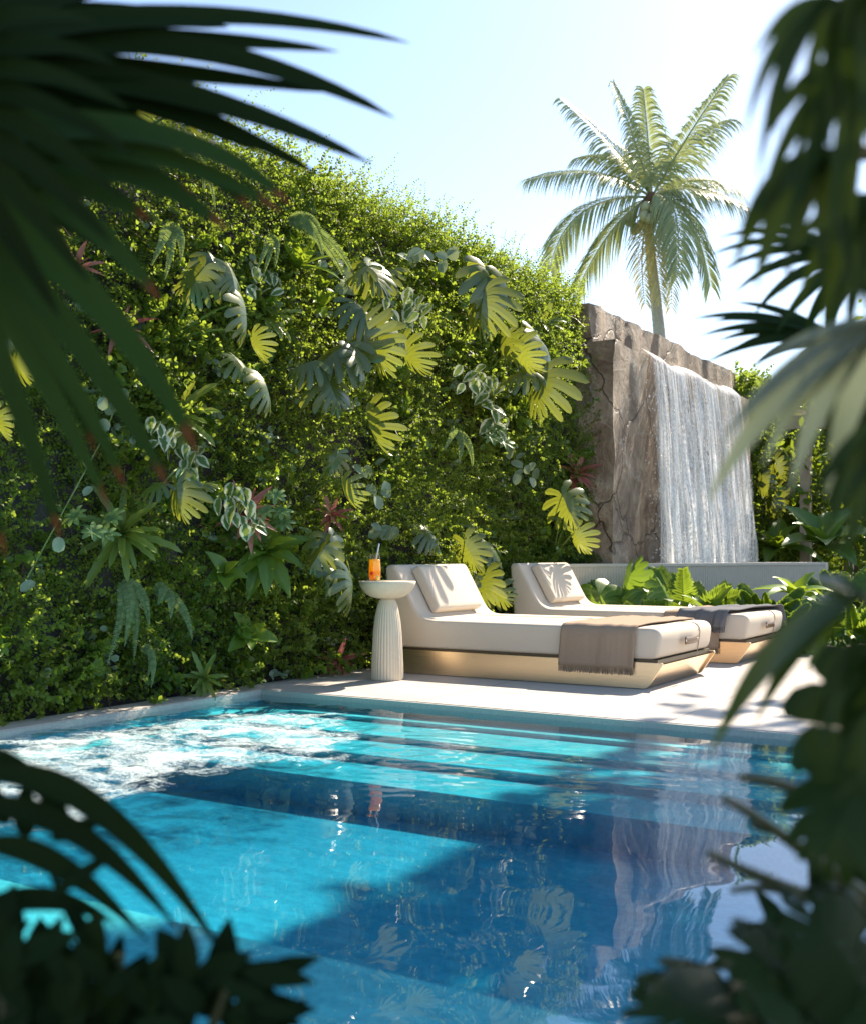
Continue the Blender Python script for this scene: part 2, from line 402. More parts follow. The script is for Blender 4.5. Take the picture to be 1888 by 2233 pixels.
m1 = n.nodes.new('ShaderNodeMixShader'); m1.inputs[0].default_value = .5; n.links.new(df.outputs[0], m1.inputs[1]); n.links.new(tl.outputs[0], m1.inputs[2])
m2 = n.nodes.new('ShaderNodeMixShader'); m2.inputs[0].default_value = .12; n.links.new(m1.outputs[0], m2.inputs[1]); n.links.new(gl.outputs[0], m2.inputs[2])
tp = n.nodes.new('ShaderNodeBsdfTransparent')
m3 = n.nodes.new('ShaderNodeMixShader'); n.links.new(al, m3.inputs[0]); n.links.new(tp.outputs[0], m3.inputs[1]); n.links.new(m2.outputs[0], m3.inputs[2])
n.links.new(m3.outputs[0], n.nodes['Material Output'].inputs[0])
n.nodes.remove(b)

def schlick(n, f0, normal=None, power=5.0, gain=1.0):
    ge = n.nodes.new('ShaderNodeNewGeometry')
    d = n.nodes.new('ShaderNodeVectorMath'); d.operation = 'DOT_PRODUCT'
    n.links.new(ge.outputs['Incoming'], d.inputs[0]); n.links.new(normal if normal else ge.outputs['Normal'], d.inputs[1])
    c = mth(n, 'SUBTRACT', 1.0, mth(n, 'ABSOLUTE', d.outputs['Value']), True)
    c = mth(n, 'POWER', c, power)
    return mth(n, 'ADD', mth(n, 'MULTIPLY', c, (1 - f0) * gain), f0, True)
def water_mat(name, density, foam=False, ior=1.45, tint=(.97, 1, 1)):
    m, n, b = new_mat(name); n.nodes.remove(b)
    tp = n.nodes.new('ShaderNodeBsdfTransparent'); tp.inputs[0].default_value = (*tint, 1)
    gl = n.nodes.new('ShaderNodeBsdfGlossy'); gl.inputs['Roughness'].default_value = .004
    c = coords(n)
    h = mth(n, 'ADD', noise(n, c, 3.0, 2), mth(n, 'MULTIPLY', noise(n, c, 11, 2), .15))
    bp = N(n, 'ShaderNodeBump', Strength=.035, Distance=.03); n.links.new(h, bp.inputs['Height'])
    n.links.new(bp.outputs[0], gl.inputs['Normal']); fr = schlick(n, ior, bp.outputs[0], 4.6)
    mx = n.nodes.new('ShaderNodeMixShader')
    n.links.new(fr, mx.inputs[0]); n.links.new(tp.outputs[0], mx.inputs[1]); n.links.new(gl.outputs[0], mx.inputs[2])
    out = mx.outputs[0]
    if foam:
        at = N(n, 'ShaderNodeAttribute', attribute_name='tint')
        f = mth(n, 'ADD', mth(n, 'MULTIPLY', noise(n, coords(n, (1.5, 1.9, 1)), 2.4, 9, .74, .5), 1.7), mth(n, 'MULTIPLY', noise(n, c, 60, 4, .7), .55))
        f = mth(n, 'SUBTRACT', f, .5)
        f = mth(n, 'ADD', f, at.outputs['Fac'])
        k = ramp(n, f, [(1.04, (0, 0, 0)), (1.2, (1, 1, 1))])
        kk = mth(n, 'MULTIPLY_ADD', f, 2.3); kk.node.inputs[2].default_value = -2.5; kk.node.use_clamp = True
        df = n.nodes.new('ShaderNodeBsdfDiffuse'); df.inputs[0].default_value = (.72, .86, .88, 1)
        bf = N(n, 'ShaderNodeBump', Strength=1.0, Distance=.02); n.links.new(f, bf.inputs['Height']); n.links.new(bf.outputs[0], df.inputs['Normal'])
        m2 = n.nodes.new('ShaderNodeMixShader'); n.links.new(kk, m2.inputs[0]); n.links.new(out, m2.inputs[1]); n.links.new(df.outputs[0], m2.inputs[2])
        out = m2.outputs[0]
    n.links.new(out, n.nodes['Material Output'].inputs['Surface'])
    if density:
        va = N(n, 'ShaderNodeVolumeAbsorption', Density=density); va.inputs['Color'].default_value = (.02, .808, .886, 1)
        n.links.new(va.outputs[0], n.nodes['Material Output'].inputs['Volume'])
    return m
M['water'] = water_mat('pool water', 3.5, True, .05)
M['basinwater'] = water_mat('basin water', 0, False, .03, (.5, .6, .6))

# glass + drink
m, n, b = new_mat('clear glass'); M['glass'] = m
n.nodes.remove(b)
tp = n.nodes.new('ShaderNodeBsdfTransparent'); tp.inputs[0].default_value = (.96, .97, .96, 1)
gl = n.nodes.new('ShaderNodeBsdfGlossy'); gl.inputs['Roughness'].default_value = .03
fr = schlick(n, .04); mx = n.nodes.new('ShaderNodeMixShader')
n.links.new(fr, mx.inputs[0]); n.links.new(tp.outputs[0], mx.inputs[1]); n.links.new(gl.outputs[0], mx.inputs[2])
n.links.new(mx.outputs[0], n.nodes['Material Output'].inputs[0])
m, n, b = new_mat('orange juice'); M['juice'] = m
sp = n.nodes.new('ShaderNodeSeparateXYZ'); n.links.new(n.nodes.new('ShaderNodeTexCoord').outputs['UV'], sp.inputs[0])
col = ramp(n, sp.outputs[1], [(.2, (1, .44, .05)), (.5, (1, .52, .06)), (.95, (1, .76, .10))]).outputs[0]
n.links.new(col, b.inputs['Base Color']); b.inputs['Roughness'].default_value = .2
tl = n.nodes.new('ShaderNodeBsdfTranslucent'); n.links.new(col, tl.inputs[0])
mx = n.nodes.new('ShaderNodeMixShader'); mx.inputs[0].default_value = .7
n.links.new(b.outputs[0], mx.inputs[1]); n.links.new(tl.outputs[0], mx.inputs[2]); n.links.new(mx.outputs[0], n.nodes['Material Output'].inputs[0])
M['cherry'] = simple('red cherry', (.7, .03, .01), .3)
M['lemon'] = simple('lemon slice', (.85, .7, .15), .4)
M['straw'] = simple('pale straw', (.7, .72, .75), .3)

# ------------------------------------------------------------------ key planes
WALL_X, WALL_TOP, WALL_Y0, WALL_Y1 = -4.95, 3.55, .4, 10.68
PX0, PX1, PY0, PY1 = -4.57, .30, 1.15, 5.35       # pool opening
WZ = -.035

# ------------------------------------------------------------------ ground, deck, pool, water
g = Geo()
def frame_sheet(g, x0, x1, y0, y1, hx0, hx1, hy0, hy1, z):
    v = [(x0, y0, z), (x1, y0, z), (x1, y1, z), (x0, y1, z), (hx0, hy0, z), (hx1, hy0, z), (hx1, hy1, z), (hx0, hy1, z)]
    g.add(v, [(0, 1, 5, 4), (1, 2, 6, 5), (2, 3, 7, 6), (3, 0, 4, 7)])
frame_sheet(g, -900, 900, -900, 900, PX0 - .05, PX1 + .05, PY0 - .05, PY1 + .05, -.16)
tag(g.build('ground', M['ground']), kind='structure')

g = Geo()
box(g, (-4.78, PY1 + .02, -.12), (9, 9.75, 0))
box(g, (-4.78, PY0 - .1, -.12), (PX0 - .015, PY1 + .02 - .002, -.002))
box(g, (PX1 + .01, -6, -.12), (9, PY1 + .018, -.001))
box(g, (-9, -6, -.12), (PX1 + .008, PY0 - .102, -.0015))
o = g.build('pool_deck', M['deck'], smooth=False); tag(o, kind='structure')
g = Geo()
box(g, (PX0 - .013, PY1 - .0, -.14), (PX1 + .008, PY1 + .017, -.004))
box(g, (PX0 - .013, PY0 - .1, -.14), (PX0 - .002, PY1 - .002, -.006))
tag(g.build('pool_coping', M['coping'], smooth=False), kind='structure')

g = Geo(); box(g, (-3.6, .12, -.11), (.6, .93, .27)); tag(g.build('planting_bed', M['soil'], smooth=False), kind='structure')
# pool shell: sheets for floor, ledges and risers
FZ = -.33
g = Geo()
prof_yz = [(PY1 + .001, -.07), (PY1 + .001, -.09), (5.2, -.09), (5.2, -.113), (4.83, -.113), (4.83, -.1425), (4.47, -.1425), (4.47, -.1826), (4.066, -.1826), (4.066, FZ), (2.155, FZ), (2.155, -.14), (PY0, -.14), (PY0, .0)]
lx = -4.22
pv = []
for (y, z) in prof_yz: pv += [(lx, y, z), (PX1, y, z)]
g.add(pv, [(2 * i, 2 * i + 1, 2 * i + 3, 2 * i + 2) for i in range(len(prof_yz) - 1)])
# ledge along the left side
g.add([(lx, PY0, -.0915), (lx, PY1, -.0915), (lx, PY1, FZ), (lx, PY0, FZ)], [(0, 1, 2, 3)])
g.add([(PX0, PY0, -.0915), (PX0, PY1, -.0915), (lx, PY1, -.0915), (lx, PY0, -.0915)], [(0, 1, 2, 3)])
g.add([(PX0 + .002, PY0, -.06), (PX0 + .002, PY1, -.06), (PX0 + .002, PY1, -.0915), (PX0 + .002, PY0, -.0915)], [(0, 1, 2, 3)])
g.add([(PX1, PY0, 0), (PX1, PY1, 0), (PX1, PY1, FZ), (PX1, PY0, FZ)], [(0, 1, 2, 3)])
g.add([(PX0, PY0, 0), (PX1, PY0, 0), (PX1, PY0, -.2), (PX0, PY0, -.2)], [(0, 1, 2, 3)])
tag(g.build('pool_basin', M['pool'], smooth=False), kind='structure')

# water: a closed body whose top is a fine grid with ripples; 'tint' carries the foam
nx, ny = 420, 320
X = np.linspace(PX0 - .008, PX1 + .004, nx + 1); Y = np.linspace(PY0 - .02, PY1 + .008, ny + 1)
GX, GY = np.meshgrid(X, Y, indexing='ij')
def blob(cx, cy, rx, ry, rot=0):
    dx, dy = GX - cx, GY - cy
    a, b_ = dx * cos(rot) + dy * sin(rot), -dx * sin(rot) + dy * cos(rot)
    return np.exp(-((a / rx) ** 2 + (b_ / ry) ** 2))
poly = np.array([at_z(px, py, WZ)[:2] for px, py in ((-150, 1615), (120, 1600), (330, 1572), (520, 1548), (700, 1552), (800, 1590), (780, 1640), (690, 1662), (560, 1672), (470, 1690), (400, 1725), (300, 1760), (180, 1800), (-150, 1810))])
warp = .12 * fbm(np.stack([GX * 2.5, GY * 2.5, GX * 0], -1), 71, 3)
QX, QY = GX + warp, GY + .7 * warp
inside = np.zeros(GX.shape, bool); dmin = np.full(GX.shape, 9.0)
for (ax_, ay_), (bx_, by_) in zip(poly, np.roll(poly, -1, 0)):
    inside ^= ((ay_ > QY) != (by_ > QY)) & (QX < (bx_ - ax_) * (QY - ay_) / (by_ - ay_ + 1e-9) + ax_)
    t_ = np.clip(((QX - ax_) * (bx_ - ax_) + (QY - ay_) * (by_ - ay_)) / ((bx_ - ax_) ** 2 + (by_ - ay_) ** 2), 0, 1)
    dmin = np.minimum(dmin, np.hypot(QX - ax_ - t_ * (bx_ - ax_), QY - ay_ - t_ * (by_ - ay_)))
sd_ = np.where(inside, dmin, -dmin)
foam = np.clip(.5 + sd_ / .28, 0, 1)
turb = np.clip(.75 + sd_ / .5, 0, 1)
P3 = np.stack([GX * 3.2, GY * 3.2, GX * 0], -1)
Z = WZ + .0012 * fbm(P3, 3, 2) + turb * .011 * fbm(np.stack([GX * 7, GY * 7, GX * 0], -1), 9, 4)
rc = at_z(1150, 1668, WZ)
dist = np.hypot(GX - rc[0], GY - rc[1])
Z += .0009 * np.sin(dist * 2 * pi / .085) * np.exp(-dist / .34) * np.clip(dist / .1, 0, 1)
rip = np.exp(-(((GX - rc[0]) / .75) ** 2 + ((GY - rc[1]) / .4) ** 2)); Z += rip * .0035 * fbm(np.stack([GX * 6 + GY * 2, GY * 17 - GX * 3, GX * 0], -1), 15, 3)
rc2 = at_z(900, 1640, WZ); d2 = np.hypot(GX - rc2[0], GY - rc2[1])
Z += .0018 * np.sin(d2 * 2 * pi / .10) * np.exp(-d2 / .35)
g = Geo()
fm = foam * .61
g.add(np.stack([GX, GY, Z], -1).reshape(-1, 3), grid_faces(nx, ny)[:, ::-1], np.stack([GX, GY], -1).reshape(-1, 2), fm.reshape(-1))
x0, x1, y0, y1, zb = X[0], X[-1], Y[0], Y[-1], FZ - .02
g.add([(x0, y0, zb), (x1, y0, zb), (x1, y1, zb), (x0, y1, zb)], [(0, 3, 2, 1)], tint=0.0)
def skirt(ix):
    top = np.stack([GX, GY, Z], -1)[ix].reshape(-1, 3); bot = top.copy(); bot[:, 2] = zb; k = len(top)
    g.add(np.concatenate([top, bot]), [(i, i + 1, k + i + 1, k + i) for i in range(k - 1)], tint=0.0)
skirt((0, slice(None))); skirt((slice(None, None, -1), 0)); skirt((-1, slice(None))); skirt((slice(None), -1))
me_o = g.build('pool_water', M['water']); tag(me_o, kind='structure')
bm_ = __import__('bmesh').new(); bm_.from_mesh(me_o.data)
__import__('bmesh').ops.remove_doubles(bm_, verts=bm_.verts, dist=1e-5)
__import__('bmesh').ops.recalc_face_normals(bm_, faces=bm_.faces); bm_.to_mesh(me_o.data); bm_.free()

# planting bed soil
g = Geo(); box(g, (-5.6, 9.752, -.12), (9, 40, .03)); tag(g.build('planting_soil', M['soil'], smooth=False), kind='structure')

# ------------------------------------------------------------------ green wall
def creeper(wx, y0, y1, zt, nstr, nsteps=20, size=(.017, .029), top=500, hole=True):
    """leafy strands rooted on the wall face, hanging and spreading; one mesh"""
    ys = rng.uniform(y0, y1, nstr); zs = rng.uniform(0.02, zt - .03, nstr)
    bare = np.zeros(nstr, bool)
    for (bx, by, rx, ry) in ((385, 985, 40, 55), (400, 1130, 30, 75), (765, 975, 28, 50), (1148, 1035, 16, 22)):
        q = at_x(bx, by, wx + .1); kk = ((q - CAMP) @ FWD) / FPX
        if wx < -4.9: bare |= ((ys - q[1]) / (rx * kk * 1.9)) ** 2 + ((zs - q[2]) / (ry * kk)) ** 2 < 1
    zs = np.where(bare & (rng.random(nstr) < .9), -1.0, zs)
    bulge = fbm(np.stack([ys * .9, zs * .9, ys * 0], -1), 21, 3)
    out = np.clip(.18 + .17 * bulge, .04, .42)
    px = wx + rng.uniform(.02, 1, nstr) ** .7 * out
    d = np.stack([rng.normal(.25, .25, nstr), rng.normal(.40, .45, nstr), rng.normal(.38, .5, nstr)], -1)
    p = np.stack([px, ys, zs - .1 * (zs > 0)], -1)
    nt_ = int(top * (y1 - y0))
    ty = rng.uniform(y0, y1, nt_)
    amp = np.clip(.5 + .8 * vnoise(np.stack([ty * 1.4, ty * 0, ty * 0], -1), 5), .1, 1.2)
    tp_ = np.stack([wx + rng.uniform(-.12, .26, nt_), ty, zt + rng.uniform(-.22, .0, nt_)], -1)
    td = np.stack([rng.normal(.06, .2, nt_), rng.normal(.12, .25, nt_), rng.uniform(.5, 1.0, nt_) * (amp + .15)], -1)
    P = np.concatenate([p, tp_]); D = np.concatenate([d, td]); istop = np.concatenate([np.zeros(nstr, bool), np.ones(nt_, bool)])
    ln = np.where(istop, rng.uniform(.4, 1.0, len(P)), rng.uniform(.4, 1.0, len(P)))
    LP, LD, LN, LS, LT = [], [], [], [], []
    stint = np.clip(.5 + .55 * vnoise(np.stack([P[:, 1] * 1.1, P[:, 2] * 1.1, P[:, 1] * 0], -1), 33) + rng.normal(0, .15, len(P)), 0, 1)
    patch = 1.05 + .45 * vnoise(np.stack([P[:, 1] * 1.3 + 7, P[:, 2] * 1.3, P[:, 1] * 0], -1), 57)
    for i in range(nsteps):
        a = i / nsteps
        D = D + rng.normal(0, .16, D.shape); D[:, 2] -= np.where(istop, .01, .035)
        D /= np.linalg.norm(D, axis=1)[:, None]
        P = P + D * .021
        P[:, 0] = np.where(istop, P[:, 0], np.clip(P[:, 0], wx + .02, wx + .45))
        keep = (a < ln) & (P[:, 2] > .01) & (P[:, 1] < y1 + .1)
        for sgn in (-1, 1):
            sd = np.cross(D, rng.normal(0, 1, D.shape)); sd /= np.linalg.norm(sd, axis=1)[:, None] + 1e-9
            ld = sd * .9 + D * .35 + V(.25, 0, .1)
            ln_ = rng.normal(0, .55, D.shape) + V(.55, -.15, .55)
            LP.append(P[keep]); LD.append(ld[keep]); LN.append(ln_[keep])
            LS.append((rng.uniform(*size, len(P)) * patch * (1.0 - .45 * a * istop))[keep]); LT.append(np.clip(stint + rng.normal(0, .12, len(P)), 0, 1)[keep])
    LP, LD, LN, LS, LT = map(np.concatenate, (LP, LD, LN, LS, LT))
    LD /= np.linalg.norm(LD, axis=1)[:, None]
    sx = np.cross(LD, LN); sx /= np.linalg.norm(sx, axis=1)[:, None] + 1e-9
    nz = np.cross(sx, LD)
    tpl = np.array([(0.05, 0, 0), (.32, .40, .10), (.75, .36, .10), (1, 0, 0), (.75, -.36, .10), (.32, -.40, .10)])
    Vv = LP[:, None] + LS[:, None, None] * (tpl[None, :, 0:1] * LD[:, None] + tpl[None, :, 1:2] * sx[:, None] + tpl[None, :, 2:3] * nz[:, None])
    k = np.arange(len(LP))[:, None] * 6
    F = np.stack([k + np.array([0, 1, 2, 3]), k + np.array([0, 3, 4, 5])], 1).reshape(-1, 4)
    g = Geo(); g.add(Vv.reshape(-1, 3), F, np.tile([[.5, 0], [0, .3], [0, .7], [.5, 1], [1, .7], [1, .3]], (len(LP), 1)), np.repeat(LT, 6))
    return g
def twigs(wx, y0, y1, zt, nn):
    g = Geo()
    for _ in range(nn):
        p = V(wx + random.uniform(.05, .28), random.uniform(y0, y1), random.uniform(.1, zt))
        d = nrm(V(random.uniform(-.1, .4), random.gauss(0, .6), random.gauss(-.2, .7)))
        L = random.uniform(.1, .35)
        tube(g, [p, p + d * L * .5 + V(0, 0, .02), p + d * L], .0016, 3, cap=False)
    return g
gw = thing('green_wall', (WALL_X, 6, 0), 'long living wall of small-leaved creeper rising from the pool edge to the brown rock', 'green wall')
g = Geo(); box(g, (WALL_X - .3, WALL_Y0, -.14), (WALL_X - .0, WALL_Y1 - .01, WALL_TOP)); g.build('concrete_wall', M['concrete'], gw, False)
g = Geo(); box(g, (WALL_X + .001, WALL_Y0, -.1), (WALL_X + .03, WALL_Y1 - .012, WALL_TOP - .12)); M['felt'] = simple('dark planting felt', (.05, .046, .046), .95, ns=(20, .5, 1, .03)); g.build('planting_panel', M['felt'], gw, False)
creeper(WALL_X, WALL_Y0, WALL_Y1 - .05, WALL_TOP, 13500, 20, (.015, .028), 230).build('creeper_foliage', M['creeper'], gw)['kind'] = 'stuff'
mixed = creeper(WALL_X + .03, WALL_Y0, WALL_Y1 - .05, WALL_TOP - .1, 420, 12, (.038, .07), 0)
mixed.build('mixed_foliage', M['broad'], gw)['kind'] = 'stuff'
creeper(WALL_X + .03, WALL_Y0, WALL_Y1 - .05, WALL_TOP - .1, 260, 8, (.03, .055), 0).build('mixed_foliage', M['silver'], gw)['kind'] = 'stuff'
twigs(WALL_X, 2.5, WALL_Y1 - .1, WALL_TOP, 900).build('creeper_stem', M['twig'], gw)['kind'] = 'stuff'

gw2 = thing('green_wall', (WALL_X, 19, 0), 'further stretch of creeper wall right of the waterfall behind the pale posts', 'green wall')
g = Geo(); box(g, (WALL_X - .3, 16.2, -.14), (WALL_X, 26, WALL_TOP - .1)); g.build('concrete_wall', M['concrete'], gw2, False)
creeper(WALL_X + .1, 16.1, 26, WALL_TOP, 2600, 20, (.035, .06), 40).build('creeper_foliage', M['creeper'], gw2)['kind'] = 'stuff'

# ------------------------------------------------------------------ rock, waterfall, basin
def rock_box(lo, hi, step, amp, seed):
    lo, hi = np.array(lo), np.array(hi); g = Geo()
    for ax in range(3):
        u, v_ = [i for i in range(3) if i != ax]
        nu, nv = max(2, int((hi[u] - lo[u]) / step)), max(2, int((hi[v_] - lo[v_]) / step))
        for side in (0, 1):
            A, B = np.meshgrid(np.linspace(lo[u], hi[u], nu + 1), np.linspace(lo[v_], hi[v_], nv + 1), indexing='ij')
            P = np.zeros(A.shape + (3,)); P[..., u] = A; P[..., v_] = B; P[..., ax] = hi[ax] if side else lo[ax]
            P = P.reshape(-1, 3)
            col = np.floor(P[:, 1] * 1.9 + .5 * vnoise(P * V(0, .8, .5), seed))       # vertical clefts: blocks stepping in and out
            stepx = (_h(col.astype(np.int64), col.astype(np.int64) * 0, (np.floor(P[:, 2] * .55 + col * .37)).astype(np.int64), seed) - .5)
            D = np.stack([fbm(P * V(1.3, 1.8, .8), seed + 1, 5) * .6 + stepx * .5, fbm(P * 1.7, seed + 2, 4) * .5, fbm(P * V(2, 2.0, 1), seed + 3, 5) * .34], -1) * amp
            D[:, 2] *= np.clip((P[:, 2] - .5) / 2, 0, 1)
            f = grid_faces(nu, nv)
            g.add(P + D, f if (side ^ (ax == 1)) else f[:, ::-1], tint=.5)
    return g
rk = thing('rock_wall', (-4.5, 13, 0), 'tall brown veined rock wall in two stepped slabs behind the falling water', 'rock wall')
rock_box((-5.25, 10.70, -.1), (-4.66, 16.0, 3.52), .07, .07, 5).build('rock_slab', M['rock'], rk)
rock_box((-4.80, 10.62, -.1), (-4.37, 15.75, 3.08), .06, .055, 9).build('rock_slab', M['rock'], rk)

g = Geo()
ya, yb = at_x(1404, 770, -4.33)[1], at_x(1608, 860, -4.33)[1]
nyw, nzw = 260, 90
for layer, (off, sd) in enumerate(((0, 1), (-.06, 2), (-.12, 3))):
    yy = np.linspace(ya, yb, nyw + 1); tt = np.linspace(0, 1, nzw + 1)
    A, T = np.meshgrid(yy, tt, indexing='ij')
    zz = 3.13 - (3.13 - .70) * T
    xx = -4.42 + .12 * np.minimum(T * 18, 1) ** .7 + .24 * T ** .6 + off * T
    q = np.stack([A * 6, T * 1.5, A * 0 + sd], -1)
    xx = xx + .03 * fbm(q, 40 + sd, 3) * T ** .5 + .035 * fbm(np.stack([A * 16, T * 2.2, A * 0 + sd], -1), 60 + sd, 3) * T ** .5
    zz = zz + .025 * fbm(np.stack([A * 2.5, T * 0, A * 0], -1), 77, 3) * (1 - T)
    uv = np.stack([(A - ya) / (yb - ya) + .37 * layer, T], -1)
    g.add(np.stack([xx, A, zz], -1).reshape(-1, 3), grid_faces(nyw, nzw), uv.reshape(-1, 2), ((A - ya) / (yb - ya)).reshape(-1))
g.build('waterfall', M['fall'])
wf = bpy.data.objects['waterfall']
nd_ = 2600
dy_ = rng.uniform(ya, yb, nd_); dz_ = .72 + 2.3 * rng.random(nd_) ** 2.2
dx_ = -4.16 - .18 * (dz_ - .7) / 2.4 + rng.normal(0, .05, nd_)
tet = np.array([(0, 0, 1.6), (.9, 0, -.5), (-.5, .8, -.5), (-.5, -.8, -.5)]); ds_ = rng.uniform(.004, .012, nd_)
g = Geo(); g.add((np.stack([dx_, dy_, dz_], -1)[:, None] + ds_[:, None, None] * tet[None]).reshape(-1, 3), (np.arange(nd_)[:, None, None] * 4 + np.array([(0, 1, 2), (0, 2, 3), (0, 3, 1), (1, 3, 2)])[None]).reshape(-1, 3), tint=.5)
M['spray'] = simple('water spray', (.9, .92, .94), .2); sp_o = g.build('spray', M['spray'], None); sp_o.parent = wf; sp_o['kind'] = 'stuff'
tag(wf, 'white curtain of water pouring down the brown rock wall into the ribbed basin', 'waterfall')

bs = thing('fountain_basin', (-3.9, 12, 0), 'low pale basin with ribbed front below the waterfall', 'basin')
A_, B_ = V(-4.62, 9.95), V(-3.01, 14.24)
nrib = 120
tt = np.linspace(0, 1, nrib * 4 + 1)
line = A_[None] + (B_ - A_)[None] * tt[:, None]
dirv = (B_ - A_) / np.linalg.norm(B_ - A_); nor = V(dirv[1], -dirv[0])
line = line + nor[None] * (.10 * np.sin(pi * tt))[:, None]
rib = line + nor[None] * (.018 * np.abs(np.sin(tt * nrib * pi)))[:, None] - nor[None] * .018
RZ = .764
g = Geo()
pts = np.concatenate([np.c_[rib, np.full(len(rib), -.1)], np.c_[rib, np.full(len(rib), RZ - .012)]])
k = len(rib); g.add(pts, [(i, i + 1, k + i + 1, k + i) for i in range(k - 1)], tint=.5)
ef = V(-4.3, 14.42)
g.add([(*B_, -.1), (*ef, -.1), (*ef, RZ - .012), (*B_, RZ - .012)], [(0, 1, 2, 3)])
g.add([(*A_, -.1), (A_[0] - .2, A_[1] + .3, -.1), (A_[0] - .2, A_[1] + .3, RZ - .012), (*A_, RZ - .012)], [(0, 3, 2, 1)])
M['basinstone'] = simple('pale ribbed stone', (.60, .54, .46), .7, ns=(14, .12, .2, .004))
g.build('basin_wall', M['basinstone'], bs, False)
g = Geo()
o1 = line + nor[None] * .006; i1 = line - nor[None] * .11
k = len(line)
pts = np.concatenate([np.c_[o1, np.full(k, RZ)], np.c_[i1, np.full(k, RZ)], np.c_[o1, np.full(k, RZ - .03)], np.c_[i1, np.full(k, RZ - .2)]])
g.add(pts, [(i, i + 1, k + i + 1, k + i) for i in range(k - 1)] + [(2 * k + i, 2 * k + i + 1, i + 1, i) for i in range(k - 1)] + [(k + i, k + i + 1, 3 * k + i + 1, 3 * k + i) for i in range(k - 1)], tint=.5)
box(g, (ef[0], B_[1] - .02, RZ - .1), (B_[0] + .0, B_[1] + .14, RZ - .001))
g.build('basin_rim', M['basinstone'], bs, False)
g = Geo(); g.add([(*(A_ + V(.02, .2)), .70), (*(B_ - nor * .1), .70), (-4.36, 14.3, .70), (-4.36, 10.6, .70)], [(0, 1, 2, 3)])
tag(g.build('basin_water', M['basinwater']), kind='structure')

# ------------------------------------------------------------------ coconut palm
def frond(g, rach, nl, ll, lw, droop=.5, up=UP, tint=None, start=.08, sweep=.75, dense=1.0, rr=.02):
    rach = np.asarray(rach); n = len(rach)
    s_all = np.linspace(0, 1, n)
    tube(g, rach, np.linspace(rr, rr * .2, n), 5, tint=.9, cap=False)
    for i in range(nl):
        s = start + (1 - start) * (i / (nl - 1))
        p = np.array([np.interp(s, s_all, rach[:, k]) for k in range(3)])
        q = np.array([np.interp(min(1, s + .04), s_all, rach[:, k]) for k in range(3)]); q0 = np.array([np.interp(max(0, s - .04), s_all, rach[:, k]) for k in range(3)])
        t = nrm(q - q0); side = nrm(np.cross(t, up)); nn = nrm(np.cross(side, t))
        L = ll * (min(1, .45 + s * 2.2) * (1 - .62 * max(0, s - .35) / .65)) * random.uniform(.88, 1.08)
        for sg in (-1, 1):
            a = sweep * (1 + .25 * s) + random.uniform(-.08, .08)
            d = nrm(side * sg * cos(a - .3) + t * sin(a - .3 + .25 * s) + nn * .22)
            m = p + d * L * .5; e = p + d * L * .92 + V(0, 0, -1) * L * droop * random.uniform(.6, 1.1)
            c = bez(p, m + nn * L * .04, e, 5)
            hw = np.array([.35, .9, 1, .85, .5, .04]) * lw / 2
            ribbon(g, c, hw, nn, .35, 2, random.random() if tint is None else tint)
PD = 26.0
pc = at_d(1420, 450, PD)
pm = thing('coconut_palm', at_d(1438, 760, PD) * V(1, 1, 0), 'tall coconut palm with green nuts rising behind the rock wall', 'palm tree')
base = at_d(1446, 760, PD); base[2] = 0
g = Geo()
tp_pts = np.array([base, at_d(1441, 900, PD), at_d(1437, 730, PD), at_d(1428, 640, PD), at_d(1418, 560, PD), at_d(1413, 490, PD)])
tp_pts = np.array([[np.interp(s, np.linspace(0, 1, 6), tp_pts[:, k]) for k in range(3)] for s in np.linspace(0, 1, 70)])
rad = np.interp(np.linspace(0, 1, 70), [0, .5, 1], [.18, .135, .11]) * (1 + .045 * (np.arange(70) % 2))
tube(g, tp_pts, rad, 14); g.build('trunk', M['trunk'], pm)
g = Geo(); tube(g, [at_d(1414, 490, PD), at_d(1415, 462, PD), at_d(1418, 440, PD), at_d(1420, 420, PD)], [.14, .22, .22, .08], 12); g.build('crown_shaft', M['husk'], pm)
# fronds: tip pixel, mid pixel, depth offset of the tip, dry
fr_list = [((1226, 218), (1335, 320), .6, 0), ((1335, 182), (1380, 300), -.6, 0), ((1402, 195), (1412, 310), .2, 0), ((1588, 168), (1510, 280), -.3, 0), ((1590, 262), (1500, 318), .8, 0),
           ((1152, 392), (1290, 378), -.5, 0), ((1258, 345), (1352, 352), .9, 0), ((1198, 585), (1270, 462), -.3, 0), ((1258, 630), (1335, 500), .4, 0), 
           ((1622, 452), (1510, 412), -.4, 0), ((1610, 420), (1520, 392), .8, 0), ((1547, 622), (1500, 475), .3, 0), ((1478, 600), (1468, 455), -1.3, 0), ((1440, 655), (1425, 540), -1.5, 1), ((1462, 668), (1456, 520), -.9, 1), ((1405, 660), (1400, 540), -1.2, 1)]
for (tx, ty), (mx_, my_), dd, dry in fr_list:
    p0 = at_d(1420, 430, PD); p2 = at_d(tx, ty, PD + dd); pmid = at_d(mx_, my_, PD + dd * .5)
    p1 = 2 * pmid - .5 * (p0 + p2)
    g = Geo(); r = bez(p0, p1, p2, 14)
    frond(g, r, 70 if not dry else 40, 1.05 if not dry else .62,   .043 if not dry else .03, .88 if not dry else .85, up=nrm(UP + .55 * (-FWD)), sweep=.8, rr=.035)
    o = g.build('frond', M['coco_dry'] if dry else M['coco'], pm)
    if dry: o['label'] = 'dried yellow frond hanging along the trunk'
for px, py, dz in ((1408, 452, -.35), (1426, 456, -.4), (1404, 472, -.42), (1416, 478, -.45), (1372, 482, -.1), (1384, 500, -.15), (1445, 442, -.3), (1458, 456, -.1), (1400, 490, .1)):
    g = Geo(); sphere(g, at_d(px, py, PD + dz), .125, 16, .5, (1, 1, 1.15)); g.build('coconut', M['coconut'], pm)

